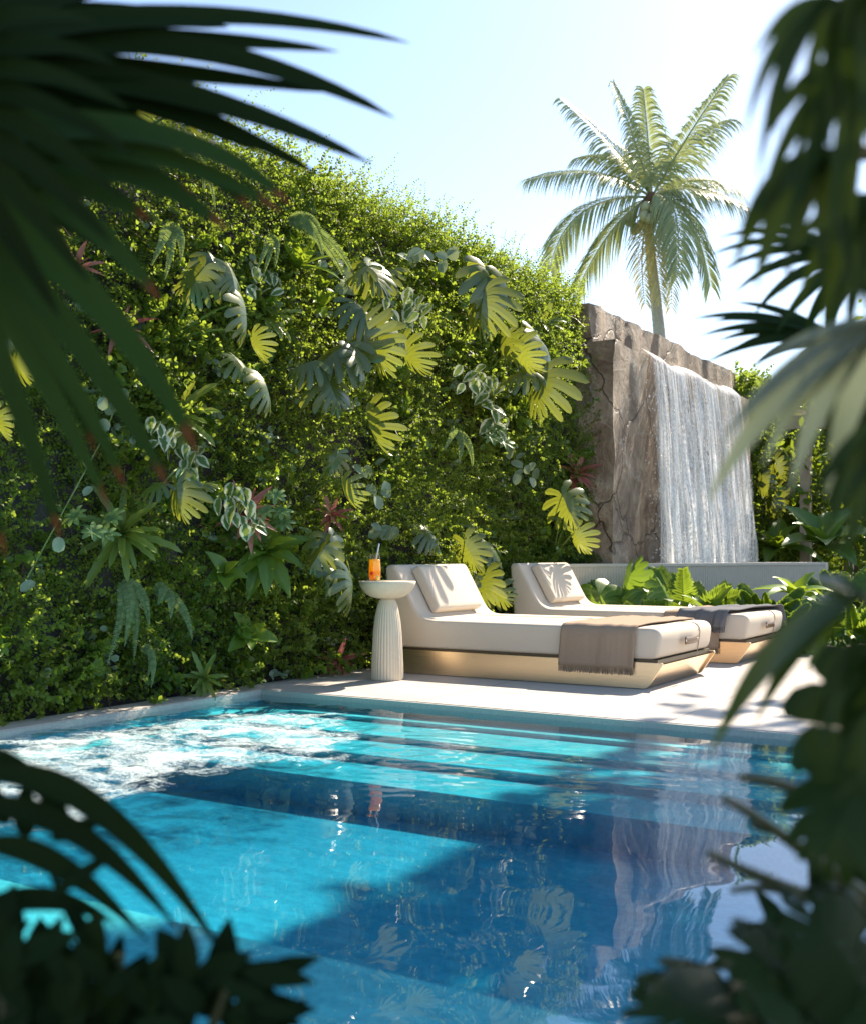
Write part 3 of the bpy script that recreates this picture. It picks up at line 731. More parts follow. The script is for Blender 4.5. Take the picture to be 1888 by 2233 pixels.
# ------------------------------------------------------------------ pergola posts on the right
pg = thing('pergola', at_d(1756, 1211, 16.5) * V(1, 1, 0), 'pale timber pergola with slatted roof at the far right of the garden', 'pergola')
pp = at_d(1756, 1211, 16.5)[:2]
for dx in (0, 3.2):
    for dy in (0, 3.2):
        g = Geo(); box(g, (pp[0] + dx - .075, pp[1] + dy - .075, 0), (pp[0] + dx + .075, pp[1] + dy + .075, 2.76)); bevel(g.build('post', M['pale'], pg, False), .006)
for dy in (0, 3.2):
    g = Geo(); box(g, (pp[0] - .3, pp[1] + dy - .05, 2.762), (pp[0] + 3.6, pp[1] + dy + .05, 2.96)); g.build('beam', M['pale'], pg, False)
for i in range(14):
    g = Geo(); x = pp[0] - .2 + i * .28; box(g, (x, pp[1] - .3, 2.963), (x + .06, pp[1] + 3.6, 3.10)); g.build('rafter', M['pale'], pg, False)

# ------------------------------------------------------------------ loungers
LW = 1.08
def rounded(poly, rads, n=7):
    out = []
    k = len(poly)
    for i in range(k):
        p, a, c = V(*poly[i]), V(*poly[i - 1]), V(*poly[(i + 1) % k]); r = rads[i]
        if r <= 0: out.append(p); continue
        p0, p2 = p + nrm(a - p) * r, p + nrm(c - p) * r
        for t in np.linspace(0, 1, n): out.append((1 - t) ** 2 * p0 + 2 * t * (1 - t) * p + t * t * p2)
    return np.array(out)
def extrude(g, poly, y0, y1, tint=.5):
    k = len(poly)
    v = np.concatenate([np.c_[poly[:, 0], np.full(k, y0), poly[:, 1]], np.c_[poly[:, 0], np.full(k, y1), poly[:, 1]]])
    g.add(v, [(i, k + i, k + (i + 1) % k, (i + 1) % k) for i in range(k)], tint=tint)
    g.add(v[:k], [list(range(k))], tint=tint); g.add(v[k:], [list(range(k))[::-1]], tint=tint)
def weld(o):
    import bmesh
    b = bmesh.new(); b.from_mesh(o.data); bmesh.ops.remove_doubles(b, verts=b.verts, dist=1e-5); bmesh.ops.recalc_face_normals(b, faces=b.faces); b.to_mesh(o.data); b.free(); return o
HX, SZ, BZ = -4.50, .388, .785          # head x, seat height, back height
def lounger(X0, Y0, label, name='sun_lounger'):
    """X0 = offset along the deck edge, Y0 = near side"""
    L = thing(name, (X0 - 3.4, Y0 + LW / 2, 0), label, 'sun lounger', 'upholstered sun loungers on the deck')
    g = Geo()
    mp = rounded([(HX + .05, .185), (-2.42, .185), (-2.39, SZ), (HX + .31, SZ), (HX + .085, BZ), (HX, BZ - .01)], [.03, .06, .085, .10, .035, .04])
    mp[:, 0] += X0; extrude(g, mp, Y0 + .015, Y0 + LW - .015)
    bevel(weld(g.build('mattress', M['fabric'], L)), .035, 4, 30)
    # seam running the length of the mattress
    g = Geo(); ys = Y0 + LW * .72
    top = rounded([(-2.415, .19), (-2.385, SZ), (HX + .31, SZ), (HX + .085, BZ)], [0, .085, .10, 0]) + V(0, 0)
    cpts = np.array([(x + X0, ys, z) for x, z in top])
    tube(g, cpts + V(.0, 0, .0005), .0035, 5); g.build('seam', M['brown_blanket'], L)
    # base: two side plates, slanted end panels, shade-coloured rail
    sp_ = rounded([(HX + .12, .002), (-2.485, .002), (-2.372, .172), (HX + .0, .172)], [.03, .03, .025, .03])
    sp_[:, 0] += X0
    for yy in (Y0, Y0 + LW - .012):
        g = Geo(); extrude(g, sp_, yy, yy + .012); bevel(weld(g.build('side_plate', M['metal'], L, False)), .003, 2)
    g = Geo(); q = X0
    g.add([(-2.505 + q, Y0 + .012, .004), (-2.505 + q, Y0 + LW - .012, .004), (-2.405 + q, Y0 + LW - .012, .155), (-2.405 + q, Y0 + .012, .155)], [(0, 1, 2, 3)])
    g.build('end_panel', M['metal'], L, False); g = Geo()
    g.add([(HX + .14 + q, Y0 + .012, .004), (HX + .14 + q, Y0 + LW - .012, .004), (HX + .03 + q, Y0 + LW - .012, .155), (HX + .03 + q, Y0 + .012, .155)], [(3, 2, 1, 0)])
    g.build('end_panel', M['metal'], L, False)
    g = Geo(); box(g, (HX + .06 + q, Y0 + .0135, .156), (-2.42 + q, Y0 + LW - .0135, .187)); g.build('gap_strip', M['dark_gap'], L, False)  # dark strip filling the gap under the mattress, shade put into its colour
    # leather pull tab on the foot end
    g = Geo(); x = -2.385 + q; y = Y0 + LW * .47
    lv = [(x + .004, y - .085, .268), (x + .004, y + .085, .268), (x + .010, y + .085, .308), (x + .010, y - .085, .308)]
    yy = np.linspace(y - .13, y + .13, 9)
    P = np.array([[(x + .019 + .008 * sin(pi * i / 8) + .02 * (z - .288), v_, z) for z in (.264, .312)] for i, v_ in enumerate(yy)])
    g.add(P.reshape(-1, 3), grid_faces(8, 1)); tb = g.build('pull_tab', M['leather'], L)
    s_ = tb.modifiers.new('thick', 'SOLIDIFY'); s_.thickness = .004
    for v_ in (y - .118, y + .118):
        g = Geo(); sphere(g, (x + .024, v_, .288), .008, 10, .5, (.5, 1, 1)); g.build('rivet', M['rivet'], tb)
    return L
LX2 = -2.50 + 2.49
L1 = lounger(0, 6.61, 'nearer cream sun lounger on a brass plinth beside the stone side table')
L2 = lounger(0.02, 8.53, 'farther cream sun lounger with slate throw in front of the planting bed')

def headrest(X0, Y0, label):
    g = Geo()
    a = V(HX + .31 + X0, SZ); b_ = V(HX + .085 + X0, BZ)
    u = nrm(b_ - a); nn = V(u[1] * 1, -u[0]); nn = nn if nn[0] > 0 else -nn
    c0 = a + u * .035 + nn * .006
    h, th = .37, .085
    poly = rounded([c0, c0 + nn * th * .95, c0 + u * h + nn * th, c0 + u * h], [.024, .040, .040, .024])
    extrude(g, poly, Y0 + .19, Y0 + .84)
    o = bevel(weld(g.build('pillow', M['fabric'], None)), .016, 4, 40)
    return tag(o, label, 'pillow', 'headrest pillows on the loungers')
headrest(0, 6.61, 'boxy cream headrest pillow on the nearer lounger beside the drink')
headrest(.02, 8.53, 'boxy cream headrest pillow on the farther lounger')

def throw(name, xa, xb, Y0, hang0, hang1, mat, label, lift=.004, skew=0, seed=1, wrinkle=.006, fringe_mat=None, cover=1.0):
    """woven blanket over the mattress: down the near side, across the top, down the far side"""
    r = .045; zt = SZ + lift + .004; yn, yf = Y0 - .006 - lift, Y0 + LW * cover + .006 + lift
    path = [(yn - .004, hang0), (yn, (hang0 + zt - r) / 2), (yn, zt - r)] + [(yn + r - r * cos(t), zt - r + r * sin(t)) for t in np.linspace(.2, pi / 2, 5)]
    path += [(yy, zt) for yy in np.linspace(yn + r + .05, yf - r - .05, 14)]
    if hang1 is not None: path += [(yf - r + r * sin(t), zt - r + r * cos(t)) for t in np.linspace(0, pi / 2 - .1, 5)] + [(yf, zt - r - .02), (yf + .004, hang1)]
    path = np.array(path)
    # resample
    sl = np.r_[0, np.cumsum(np.hypot(*np.diff(path, axis=0).T))]; n = 60
    ss = np.linspace(0, sl[-1], n + 1); py, pz = np.interp(ss, sl, path[:, 0]), np.interp(ss, sl, path[:, 1])
    nxx = 44
    U = np.linspace(0, 1, nxx + 1)
    Xg = xa + (xb - xa) * U[None] + skew * (ss / sl[-1])[:, None] + .012 * vnoise(np.stack([U[None] * 0 + 1, (ss * 3)[:, None] + 0 * U[None], 0 * U[None] + 0 * ss[:, None]], -1) if False else np.stack(np.broadcast_arrays(U[None] * 0 + seed, (ss * 4)[:, None], U[None] * 0), -1), seed)
    wr = wrinkle * (.5 + .5 * np.stack(np.broadcast_arrays(U[None] * 9, (ss * 1.6)[:, None], U[None] * 0), -1).shape[-1] * 0 + fbm(np.stack(np.broadcast_arrays(U[None] * 7, (ss * 1.5)[:, None], U[None] * 0 + seed), -1), seed, 3))
    hangs = (pz < zt - r)
    near = py < (yn + yf) / 2
    Yg = py[:, None] + np.where(hangs & near, -1, np.where(hangs, 1, 0))[:, None] * (np.abs(wr) * 1.6)
    Zg = pz[:, None] + np.where(hangs, 0, 1)[:, None] * np.abs(wr)
    g = Geo(); g.add(np.stack(np.broadcast_arrays(Xg, Yg, Zg), -1).reshape(-1, 3), grid_faces(n, nxx), tint=.5)
    o = g.build(name, mat); tag(o, label, 'throw', 'folded throws on the loungers')
    s_ = o.modifiers.new('thick', 'SOLIDIFY'); s_.thickness = .007; s_.offset = 0
    for e, on in ((0, True), (n, hang1 is not None)):
        if not on: continue
        g = Geo()
        for j in range(70):
            u = (j + .5) / 70; x = np.interp(u, U, Xg[e]); y = np.interp(u, U, np.broadcast_to(Yg, Xg.shape)[e]); z = pz[e]
            Lf = .042 + random.uniform(-.004, .004)
            tube(g, [(x, y, z + .003), (x + random.uniform(-.002, .002), y, z - Lf * .5), (x + random.uniform(-.005, .005), y + random.uniform(-.003, .003), z - Lf)], [.0022, .003, .0026], 4, cap=False)
        fo = g.build('fringe', fringe_mat or mat, None); fo.parent = o
    return o
xa1 = at_y(1217, 1440, 6.6)[0]; xb1 = at_y(1380, 1440, 6.6)[0]
throw('throw_blanket', xa1, xb1, 6.61, .128, .2, M['brown_blanket'], 'taupe fringed throw hanging over the side of the nearer lounger', .004, .06, 3, .007)
xa2 = at_y(1470, 1400, 8.52)[0]; xb2 = at_y(1569, 1400, 8.52)[0]
throw('throw_blanket', xa2 - .1, xb2 - .01, 8.53, .115, .2, M['brown_blanket'], 'taupe fringed throw under the slate throw on the farther lounger', .004, .05, 5, .006)
throw('throw_blanket', xa2 + .02, xb2 + .05, 8.53, .285, .28, M['grey_blanket'], 'slate grey fringed throw lying on top of the farther lounger', .016, .18, 8, .016)

# ------------------------------------------------------------------ side table and drink
tc = at_z(845, 1482, 0)
tb = thing('side_table', tc, 'ivory stone side table with shallow bowl top on a fluted pedestal', 'side table')
g = Geo()
prof_p = [(.0, .0), (.108, 0), (.111, .012), (.109, .10), (.1035, .22), (.098, .32), (.090, .40), (.080, .46), (.068, .51), (.055, .545), (.047, .56), (0, .561)]
lathe(g, prof_p, tc, 240, lambda th: .955 + .045 * np.abs(np.sin(th * 15)) ** .6)
weld(g.build('pedestal', M['tablestone'], tb))
g = Geo()
prof_b = [(0, .556), (.055, .556), (.075, .557), (.115, .568), (.150, .590), (.176, .620), (.190, .650), (.195, .670), (.192, .674), (.186, .674), (.176, .669), (.1, .668), (0, .668)]
lathe(g, prof_b, tc, 72); weld(g.build('tabletop', M['tablestone'], tb))
gc = tc + RIGHT * (-.086) + V(0, 0, .6685)
dk = thing('drink_glass', gc, 'tall glass of orange drink with a straw on the side table', 'drink')
g = Geo()
lathe(g, [(0, .001), (.036, .001), (.038, .004), (.0425, .05), (.0425, .08), (.040, .13), (.0375, .188), (.0355, .188), (.038, .13), (.0405, .08), (.0405, .05), (.036, .012), (0, .012)], gc, 40); weld(g.build('glass', M['glass'], dk))
g = Geo(); lathe(g, [(0, .0125), (.0355, .0125), (.0400, .05), (.0400, .08), (.0377, .13), (.0368, .155), (0, .155)], gc, 40); weld(g.build('juice', M['juice'], dk))
g = Geo(); tube(g, [gc + V(-.0, 0, .10), gc + RIGHT * .016 + V(0, 0, .19), gc + RIGHT * .03 + V(0, 0, .262)], .0055, 10); g.build('straw', M['straw'], dk)
g = Geo(); sphere(g, gc - FWD * .035 - RIGHT * .017 + V(0, 0, .058), .0125, 14, .5); g.build('cherry', M['cherry'], dk)
g = Geo(); sphere(g, gc - FWD * .032 + RIGHT * .018 + V(0, 0, .028), .018, 16, .5, (1, .3, 1)); g.build('lemon_slice', M['lemon'], dk)

# ------------------------------------------------------------------ leaves
def monstera_leaf(g, p, tipdir, nrmdir, L, nf=7, gap=.5, droop=.35, cup=.18, tint=None, split=.32):
    """split leaf: petiole joins at p, tip points along tipdir, upper face looks along nrmdir"""
    y = nrm(tipdir); x = nrm(np.cross(y, nrmdir)); z = np.cross(x, y)
    tint = random.random() if tint is None else tint
    ts = np.array([0, split, split + .14, .8, .93, 1.0])
    gapf = np.array([0, 0.02, .55, .85, .95, 1.0]) * gap
    tipn = np.array([1, 1, 1, .95, .72, .22]); bendx, twist = random.uniform(-.25, .25), random.uniform(-.3, .3)
    for sd in (-1, 1):
        for k in range(nf):
            ctr = (k + .5) / nf; rz, rl = random.uniform(-.10, .06), random.uniform(.9, 1.06)
            row = []
            for j, t in enumerate(ts):
                hw = .5 / nf * (1 - gapf[j]) * tipn[j]
                for c in (-1, 0, 1):
                    s = ctr + c * hw
                    if k == nf - 1 and c == 1 and j < 3: s = 1.0
                    if k == 0 and c == -1 and j < 2: s = 0.0
                    s = min(max(s, 0), 1)
                    a = R(172) * (1 - s) ** 1.12 + R(7) * s
                    a2 = a * (1 - .36 * t * min(1, .25 + s * 1.6) * (1 - s * .45))
                    l = L * (.33 + .24 * sin(pi * min(1, s * 1.1 + .10))) * (1 - .30 * s ** 2.5) * (1 + (rl - 1) * t)
                    my = .62 * L * s
                    X_, Y_ = sd * sin(a2) * l * t, my + cos(a2) * l * t
                    Z_ = -cup * abs(X_) - droop * (X_ * X_ + .75 * max(Y_, 0) ** 2) / L + (.018 * L if c == 0 else 0) * t - (.05 * L * t ** 3) + rz * L * t ** 2 + twist * X_ * max(Y_, 0) / L + bendx * sd * abs(X_) * .3
                    row.append((X_, Y_, Z_))
            row = np.array(row)
            P = np.asarray(p) + row[:, 0:1] * x + row[:, 1:2] * y + row[:, 2:3] * z
            f = grid_faces(len(ts) - 1, 2)
            uv = [((.5 + sd * .5 * t), .2 + .6 * ctr) if c != 0 else (.5, .5) for t in ts for c in (-1, 0, 1)]
            uv = np.array([(.5 + .5 * (1 if c else (.0 if j else 0)) , ctr) for j, t in enumerate(ts) for c in (-1, 0, 1)])
            g.add(P, f if sd > 0 else f[:, ::-1], uv, tint)
def img_dir(ang, tow=0.0):
    """direction seen at angle 'ang' (deg, 0 right, 90 up) with a share towards the viewer"""
    return nrm(RIGHT * cos(R(ang)) + UP * sin(R(ang)) - FWD * tow)
WF = WALL_X + .30      # where the creeper's surface lies, roughly

def monstera_plant(label, root, leaves, name='monstera_plant', mat='monstera', out=.28, stem_r=.007, wx=None, group='monstera plants in the green wall', cat='plant', depth=None):
    rp = at_x(root[0], root[1], (WF if wx is None else wx) - .1) if depth is None else at_d(root[0], root[1], depth)
    T = thing(name, rp, label, cat, group)
    for (px, py, Lpx, ang, tow, nang, ntow, ox) in leaves:
        c = at_x(px, py, (WF if wx is None else wx) + out + ox) if depth is None else at_d(px, py, depth - ox)
        dd = (c - CAMP) @ FWD
        Lm = Lpx * random.uniform(.8, 1.0) / FPX * dd; nang += random.uniform(-18, 18); ang += random.uniform(-12, 12)
        td = img_dir(ang, tow); nd = img_dir(nang, ntow)
        b0 = c - td * Lm * .38
        g = Geo(); monstera_leaf(g, b0, td, nd, Lm, nf=random.choice((7, 7, 8)), gap=random.uniform(.28, .42), droop=random.uniform(.3, .85), cup=random.uniform(.08, .5))
        lf = g.build('leaf', M[mat], T)
        g = Geo(); mid = (rp + b0) / 2 + V(.06, 0, .10)
        tube(g, bez(rp, mid, b0, 8), np.linspace(stem_r, stem_r * .7, 9), 6); g.build('stem', M['stem'], lf)
    return T
# leaf: px, py, length px, tip angle, tip towards viewer, normal angle, normal towards viewer, extra distance from wall
monstera_plant('silvery sunlit monstera with long bare stems high on the left of the wall', (372, 745), [
    (425, 612, 105, -110, .3, 60, .55, .12), (478, 585, 110, -60, .3, 80, .5, .16), (515, 610, 105, -70, .2, 60, .35, .22), (545, 700, 120, -80, .1, 20, .15, .25), (556, 760, 90, -85, .2, 170, .7, .2)])
monstera_plant('monstera with two narrow pale leaves below the silvery one', (515, 860), [(532, 795, 80, -50, .2, 80, .4, .1), (592, 850, 120, -42, .1, 70, .12, .2)])
monstera_plant('big monstera cluster with glowing yellow leaves in the middle of the wall', (700, 905), [
    (822, 770, 150, -80, .25, 150, .85, .2), (772, 715, 125, 115, .2, 160, .9, .1), (720, 770, 130, -150, .3, 100, .8, .05), (655, 792, 110, -170, .2, 90, .8, 0), (728, 850, 120, -60, .2, 100, .7, .1), (795, 800, 110, -70, .1, 50, .2, .26)])
monstera_plant('monstera with silvery arching leaves under the wall crest left of centre', (760, 700), [
    (805, 680, 120, -40, .3, 85, .5, .18), (872, 722, 120, -55, .2, 60, .15, .22), (893, 785, 105, -75, .2, 170, .7, .18)])
monstera_plant('dark olive and gold monstera just below the wall crest', (790, 640), [(820, 600, 125, -60, .35, 100, .8, .12), (775, 590, 100, -150, .2, 90, .6, .05), (850, 585, 90, 20, .2, 110, .6, .05)])
monstera_plant('single monstera leaf hanging on a long level stem mid wall', (700, 915), [(810, 948, 120, -85, .15, 165, .45, .2)])
monstera_plant('round glowing monstera leaf with dark half near the wall top right of centre', (1010, 740), [
    (1045, 672, 150, -110, .25, 140, .9, .15), (1078, 610, 120, -60, .1, 40, .15, .2), (1112, 670, 140, -75, .1, 20, .15, .26)])
monstera_plant('yellow monstera leaves hanging between the two large round ones', (1050, 830), [(1103, 762, 95, -80, .2, 160, .7, .15), (1137, 785, 100, -65, .2, 150, .5, .2), (1125, 812, 90, -170, .3, 90, .7, .1)])
monstera_plant('largest golden monstera leaf beside the rock wall edge', (1130, 930), [(1170, 850, 150, -110, .25, 145, .9, .18), (1190, 755, 110, -65, .1, 40, .2, .22), (1205, 800, 95, -80, .1, 20, .2, .25)])
monstera_plant('small pale yellow monstera leaf alone low in mid wall', (680, 1075), [(755, 1080, 85, -70, .2, 160, .7, .15), (728, 1010, 70, -110, .2, 80, .3, .1)])
monstera_plant('monstera low at the wall end in front of the rock', (1200, 1225), [(1240, 1112, 110, -75, .3, 110, .75, .15), (1262, 1185, 80, -65, .2, 160, .7, .2), (1230, 1080, 80, 200, .2, 90, .6, 0)])
monstera_plant('monstera with backlit yellow leaves between the two loungers', (985, 1330), [
    (1025, 1212, 95, -60, .2, 150, .7, .05), (1080, 1205, 85, -50, .2, 60, .5, .05), (1055, 1285, 100, -100, .3, 150, .8, .12), (1090, 1300, 90, -30, .3, 140, .8, .15), (1010, 1270, 70, -150, .2, 100, .6, 0), (945, 1172, 90, -40, .2, 80, .4, 0)], out=.15)
monstera_plant('grey green monstera with drooping leaves left of the side table', (690, 1300), [(730, 1205, 110, -70, .3, 90, .6, .1), (690, 1215, 90, -140, .2, 80, .5, .05), (775, 1290, 120, -62, .1, 40, .15, .22), (745, 1260, 90, -60, .1, 40, .3, .15)])
monstera_plant('half shaded monstera with one yellow lit leaf beside the dark bare patch', (400, 1030), [(385, 1090, 120, -100, .3, 110, .8, .1), (330, 1060, 90, 190, .3, 90, .7, 0), (430, 1055, 90, 20, .2, 100, .6, 0)])
monstera_plant('yellow monstera leaves at the far left edge of the wall', (-10, 760), [(40, 800, 110, -70, .2, 140, .5, .1), (20, 740, 90, -60, .2, 60, .4, .1), (-5, 930, 90, -80, .2, 160, .8, .1)])
monstera_plant('monstera leaves poking over the wall crest at upper left', (300, 300), [(290, 245, 80, -80, .2, 160, .7, .1), (415, 275, 70, -80, .2, 150, .6, .1)])

def wall_pt(px, py, out=.0): return at_x(px, py, WF + out)
def ppm(p): return ((p - CAMP) @ FWD) / FPX     # metres per photo pixel there
def rosette(label, px, py, n, Lpx, Wr, mat, kind, name, cat='plant', bend=(.3, .9), out=-.03, spread=1.0, face=None, fold=.35, group=None, wave=0, gravity=.0, p=None):
    p = wall_pt(px, py, out) if p is None else p
    T = thing(name, p, label, cat, group)
    ax = nrm(V(.75, -.6, .25)) if face is None else nrm(face)
    a1 = nrm(np.cross(ax, UP)); a2 = np.cross(ax, a1) * -1
    k = ppm(p)
    for i in range(n):
        th = 2 * pi * (i * .381966) ; el = .25 + .95 * spread * ((i + .5) / n) ** .8
        d = ax * cos(el) + (a1 * cos(th) + a2 * sin(th)) * sin(el) + V(0, 0, -gravity)
        L = Lpx * 1.2 * k * random.uniform(.8, 1.1) * (.75 + .25 * i / n)
        g = Geo(); blade(g, p, d, L, L * Wr, kind, random.uniform(*bend), up=nrm(ax * .9 + UP * .5), fold=fold, n=9, nv=2 if not wave else 4, wave=wave, wn=4)
        g.build('leaf', M[mat], T)
    return T
rosette('red bromeliad with one pale leaf left of the silvery monstera', 262, 720, 15, 75, .2, 'brom', 'lance', 'bromeliad', group='bromeliads in the green wall')
rosette('dark red bromeliad half hidden near the upper left of the wall', 165, 590, 12, 70, .2, 'brom', 'lance', 'bromeliad', group='bromeliads in the green wall')
rosette('red bromeliad tucked at the wall end beside the rock', 1252, 1035, 13, 62, .2, 'brom', 'lance', 'bromeliad', group='bromeliads in the green wall')
rosette('faded pink bromeliad above the side table drink', 722, 1125, 12, 52, .2, 'brom', 'lance', 'bromeliad', group='bromeliads in the green wall')
rosette('pink tipped bromeliad among cream edged leaves low left of centre', 535, 1125, 16, 75, .2, 'brom', 'lance', 'bromeliad', group='bromeliads in the green wall')
rosette('pale red bromeliad touching the deck at the foot of the wall', 735, 1445, 11, 60, .2, 'brom', 'lance', 'bromeliad', group='bromeliads in the green wall', out=-.05)
rosette('strap leaved fern spreading right in the left part of the wall', 385, 905, 16, 95, .16, 'strapfern', 'strap', 'strap_fern', bend=(.2, .8), wave=.25, group='strap ferns in the green wall', gravity=.2)
rosette('large strap leaved fern fanning right above the pool corner foam', 265, 1165, 20, 115, .15, 'strapfern', 'strap', 'strap_fern', bend=(.2, .9), wave=.25, group='strap ferns in the green wall', gravity=.2)
rosette('strap leaved fern right of the silvery monstera stems', 580, 690, 14, 75, .16, 'strapfern', 'strap', 'strap_fern', bend=(.2, .9), wave=.25, group='strap ferns in the green wall', gravity=.15)
rosette('small strap leaved fern close above the pool rim', 445, 1480, 12, 60, .18, 'strapfern', 'strap', 'strap_fern', bend=(.2, .9), wave=.25, group='strap ferns in the green wall', gravity=.15)
rosette('small strap leaved fern high at the right end of the wall', 1180, 705, 12, 55, .18, 'strapfern', 'strap', 'strap_fern', bend=(.2, .9), wave=.25, group='strap ferns in the green wall', gravity=.1)
rosette('glossy green nest plant with curling broad leaves left of the side table', 575, 1205, 12, 120, .34, 'broad', 'lance', 'nest_plant', bend=(.5, 1.5), wave=.15, group='broad leaved plants in the green wall')
rosette('upright broad leaved plant with a lit yellow leaf below the wall crest', 652, 585, 9, 110, .3, 'broad', 'lance', 'nest_plant', bend=(.1, .7), face=V(.5, -.2, .9), group='broad leaved plants in the green wall')
rosette('loose broad leaves low on the wall left of the table', 545, 1385, 6, 62, .55, 'broad', 'ovate', 'nest_plant', bend=(.2, .7), group='broad leaved plants in the green wall')
rosette('heart leaved green plant under the cream edged leaves', 490, 1250, 6, 62, .6, 'broad', 'heart', 'nest_plant', bend=(.2, .7), group='broad leaved plants in the green wall')
rosette('lone lime leaves glowing in the upper middle wall', 700, 668, 4, 55, .6, 'lime', 'heart', 'nest_plant', bend=(.2, .7), group='broad leaved plants in the green wall')

def trailing(label, pts_px, n, Lpx, mat, kind, wr, name, group, out=.02, spread=22):
    p0 = wall_pt(*pts_px[0], out)
    T = thing(name, p0, label, 'plant', group)
    pp_ = np.array(pts_px, float)
    s = np.linspace(0, 1, len(pp_))
    c = np.array([wall_pt(np.interp(t, s, pp_[:, 0]), np.interp(t, s, pp_[:, 1]), out - .02) for t in np.linspace(0, 1, 8)])
    g = Geo(); tube(g, c, .004, 5); g.build('stem', M['stem'], T)
    for i in range(n):
        t = i / max(1, n - 1); x = np.interp(t, s, pp_[:, 0]) + random.gauss(0, spread); y = np.interp(t, s, pp_[:, 1]) + random.gauss(0, spread * .6)
        p = wall_pt(x, y, out + random.uniform(0, .12)); k = ppm(p)
        d = img_dir(random.uniform(-160, -20), random.uniform(0, .6)); L = Lpx * k * random.uniform(.75, 1.15)
        g = Geo(); blade(g, p - d * L * .4, d, L, L * wr, kind, random.uniform(.1, .7), up=img_dir(random.uniform(40, 140), random.uniform(.5, 1.2)), fold=.3, n=7, nv=4)
        g.build('leaf', M[mat], T)
    return T
VG = 'cream edged trailing plants in the green wall'
trailing('cream edged leaves trailing over the dark bare patch at left', [(350, 930), (395, 985), (425, 1045)], 26, 42, 'varieg', 'ovate', .62, 'variegated_vine', VG)
trailing('cream edged leaves over the pink bromeliad low left of centre', [(520, 1070), (535, 1110), (545, 1165)], 22, 42, 'varieg', 'ovate', .62, 'variegated_vine', VG, .05)
trailing('cream edged leaves under the wall crest right of the yellow cluster', [(880, 650), (915, 680), (900, 700)], 15, 38, 'varieg', 'ovate', .6, 'variegated_vine', VG)
trailing('tall spill of cream edged leaves left of the largest golden leaf', [(1040, 810), (1070, 850), (1085, 930)], 30, 40, 'varieg', 'ovate', .6, 'variegated_vine', VG)
trailing('cream edged leaves near the upper left behind the red bromeliad', [(570, 600), (590, 625)], 10, 34, 'varieg', 'ovate', .6, 'variegated_vine', VG)
SG = 'silvery round leaved plants in the green wall'
trailing('silvery round leaves at the wall crest', [(905, 555), (960, 575)], 10, 34, 'silver', 'round', .85, 'silver_leaf_plant', SG)
trailing('silvery round leaves beside the upper lime leaves', [(728, 585), (745, 640)], 8, 34, 'silver', 'round', .85, 'silver_leaf_plant', SG)
trailing('silvery round leaves low in the wall above the farther lounger', [(1120, 985), (1140, 1045)], 9, 30, 'silver', 'round', .7, 'silver_leaf_plant', SG)
trailing('silvery oval leaves right below the hanging monstera leaf', [(805, 1010), (830, 1090)], 7, 34, 'silver', 'round', .7, 'silver_leaf_plant', SG)
trailing('silvery oval leaves just above the straw of the drink', [(825, 1135), (850, 1165)], 7, 34, 'silver', 'round', .75, 'silver_leaf_plant', SG)
trailing('pale round leaves scattered at the left side of the wall', [(230, 825), (255, 900), (60, 1260)], 9, 34, 'silver', 'round', .75, 'silver_leaf_plant', SG)

def umbrella_plant(label, centers, Lpx):
    p0 = wall_pt(centers[0][0], centers[0][1] + 20, -.1)
    T = thing('umbrella_plant', p0, label, 'plant', 'umbrella plants in the green wall')
    for (px, py) in centers:
        p = wall_pt(px, py, .12); k = ppm(p); ax = nrm(img_dir(random.uniform(60, 120), 1.0))
        a1 = nrm(np.cross(ax, UP)); a2 = np.cross(ax, a1)
        g = Geo()
        for i in range(8):
            th = 2 * pi * i / 8 + random.uniform(-.1, .1)
            blade(g, p, ax * .25 + a1 * cos(th) + a2 * sin(th), Lpx * k * random.uniform(.8, 1.1), Lpx * k * .36, 'strap', .6, up=ax, fold=.25, n=6, nv=2)
        tube(g, bez(p0, (p0 + p) / 2 + V(.05, 0, .03), p, 5), .003, 5)
        g.build('leaf_cluster', M['scheff'], T)
umbrella_plant('umbrella plant with pale whorled leaves at lower left of the wall', [(165, 1125), (205, 1160), (232, 1165), (245, 1130)], 34)
umbrella_plant('umbrella plant with pale whorled leaves right of the pink bromeliad', [(602, 1080), (615, 1115), (578, 1115), (618, 1140)], 30)
umbrella_plant('umbrella plant with pale whorled leaves below the cream edged spill', [(1085, 935), (1072, 955), (1100, 965)], 26)

def sword_fern(label, root, tips, wpx=17, out=.05, mat='sword'):
    p0 = wall_pt(*root, out - .05)
    T = thing('sword_fern', p0, label, 'fern', 'sword ferns in the green wall')
    for (tx, ty, o2) in tips:
        p2 = wall_pt(tx, ty, out + o2); k = ppm(p2)
        mid = (p0 + p2) / 2 + V(.10, 0, .12)
        c = bez(p0, mid, p2, 22); g = Geo(); tube(g, c, .0022, 4, cap=False)
        t = np.gradient(c, axis=0)
        for i in range(1, 23):
            for f2 in (0, .5):
                q = c[i - 1] * (1 - f2) + c[i] * f2; tt_ = nrm(t[i]); view = nrm(CAMP - q); sd = nrm(np.cross(tt_, view))
                s = (i + f2) / 23; wd = wpx * k * (min(1, .3 + s * 4)) * (1 - s) ** .6
                for sg in (-1, 1):
                    e = q + (sd * sg + tt_ * .25 + V(0, 0, -.1)) * wd
                    ribbon(g, [q, (q + e) / 2, e], np.array([.2, .24, .05]) * 9 * k, nrm(view + UP * random.uniform(-.3, .8)), .2, 1)
        g.build('frond', M[mat], T)
sword_fern('sword fern hanging in three fronds low on the left of the wall', (268, 1270), [(235, 1450, .1), (272, 1410, .14), (292, 1440, .1), (325, 1370, .1)])
sword_fern('sword fern with one pale frond arching right above the pool', (340, 1290), [(420, 1395, .15), (345, 1320, .1), (372, 1350, .1)])
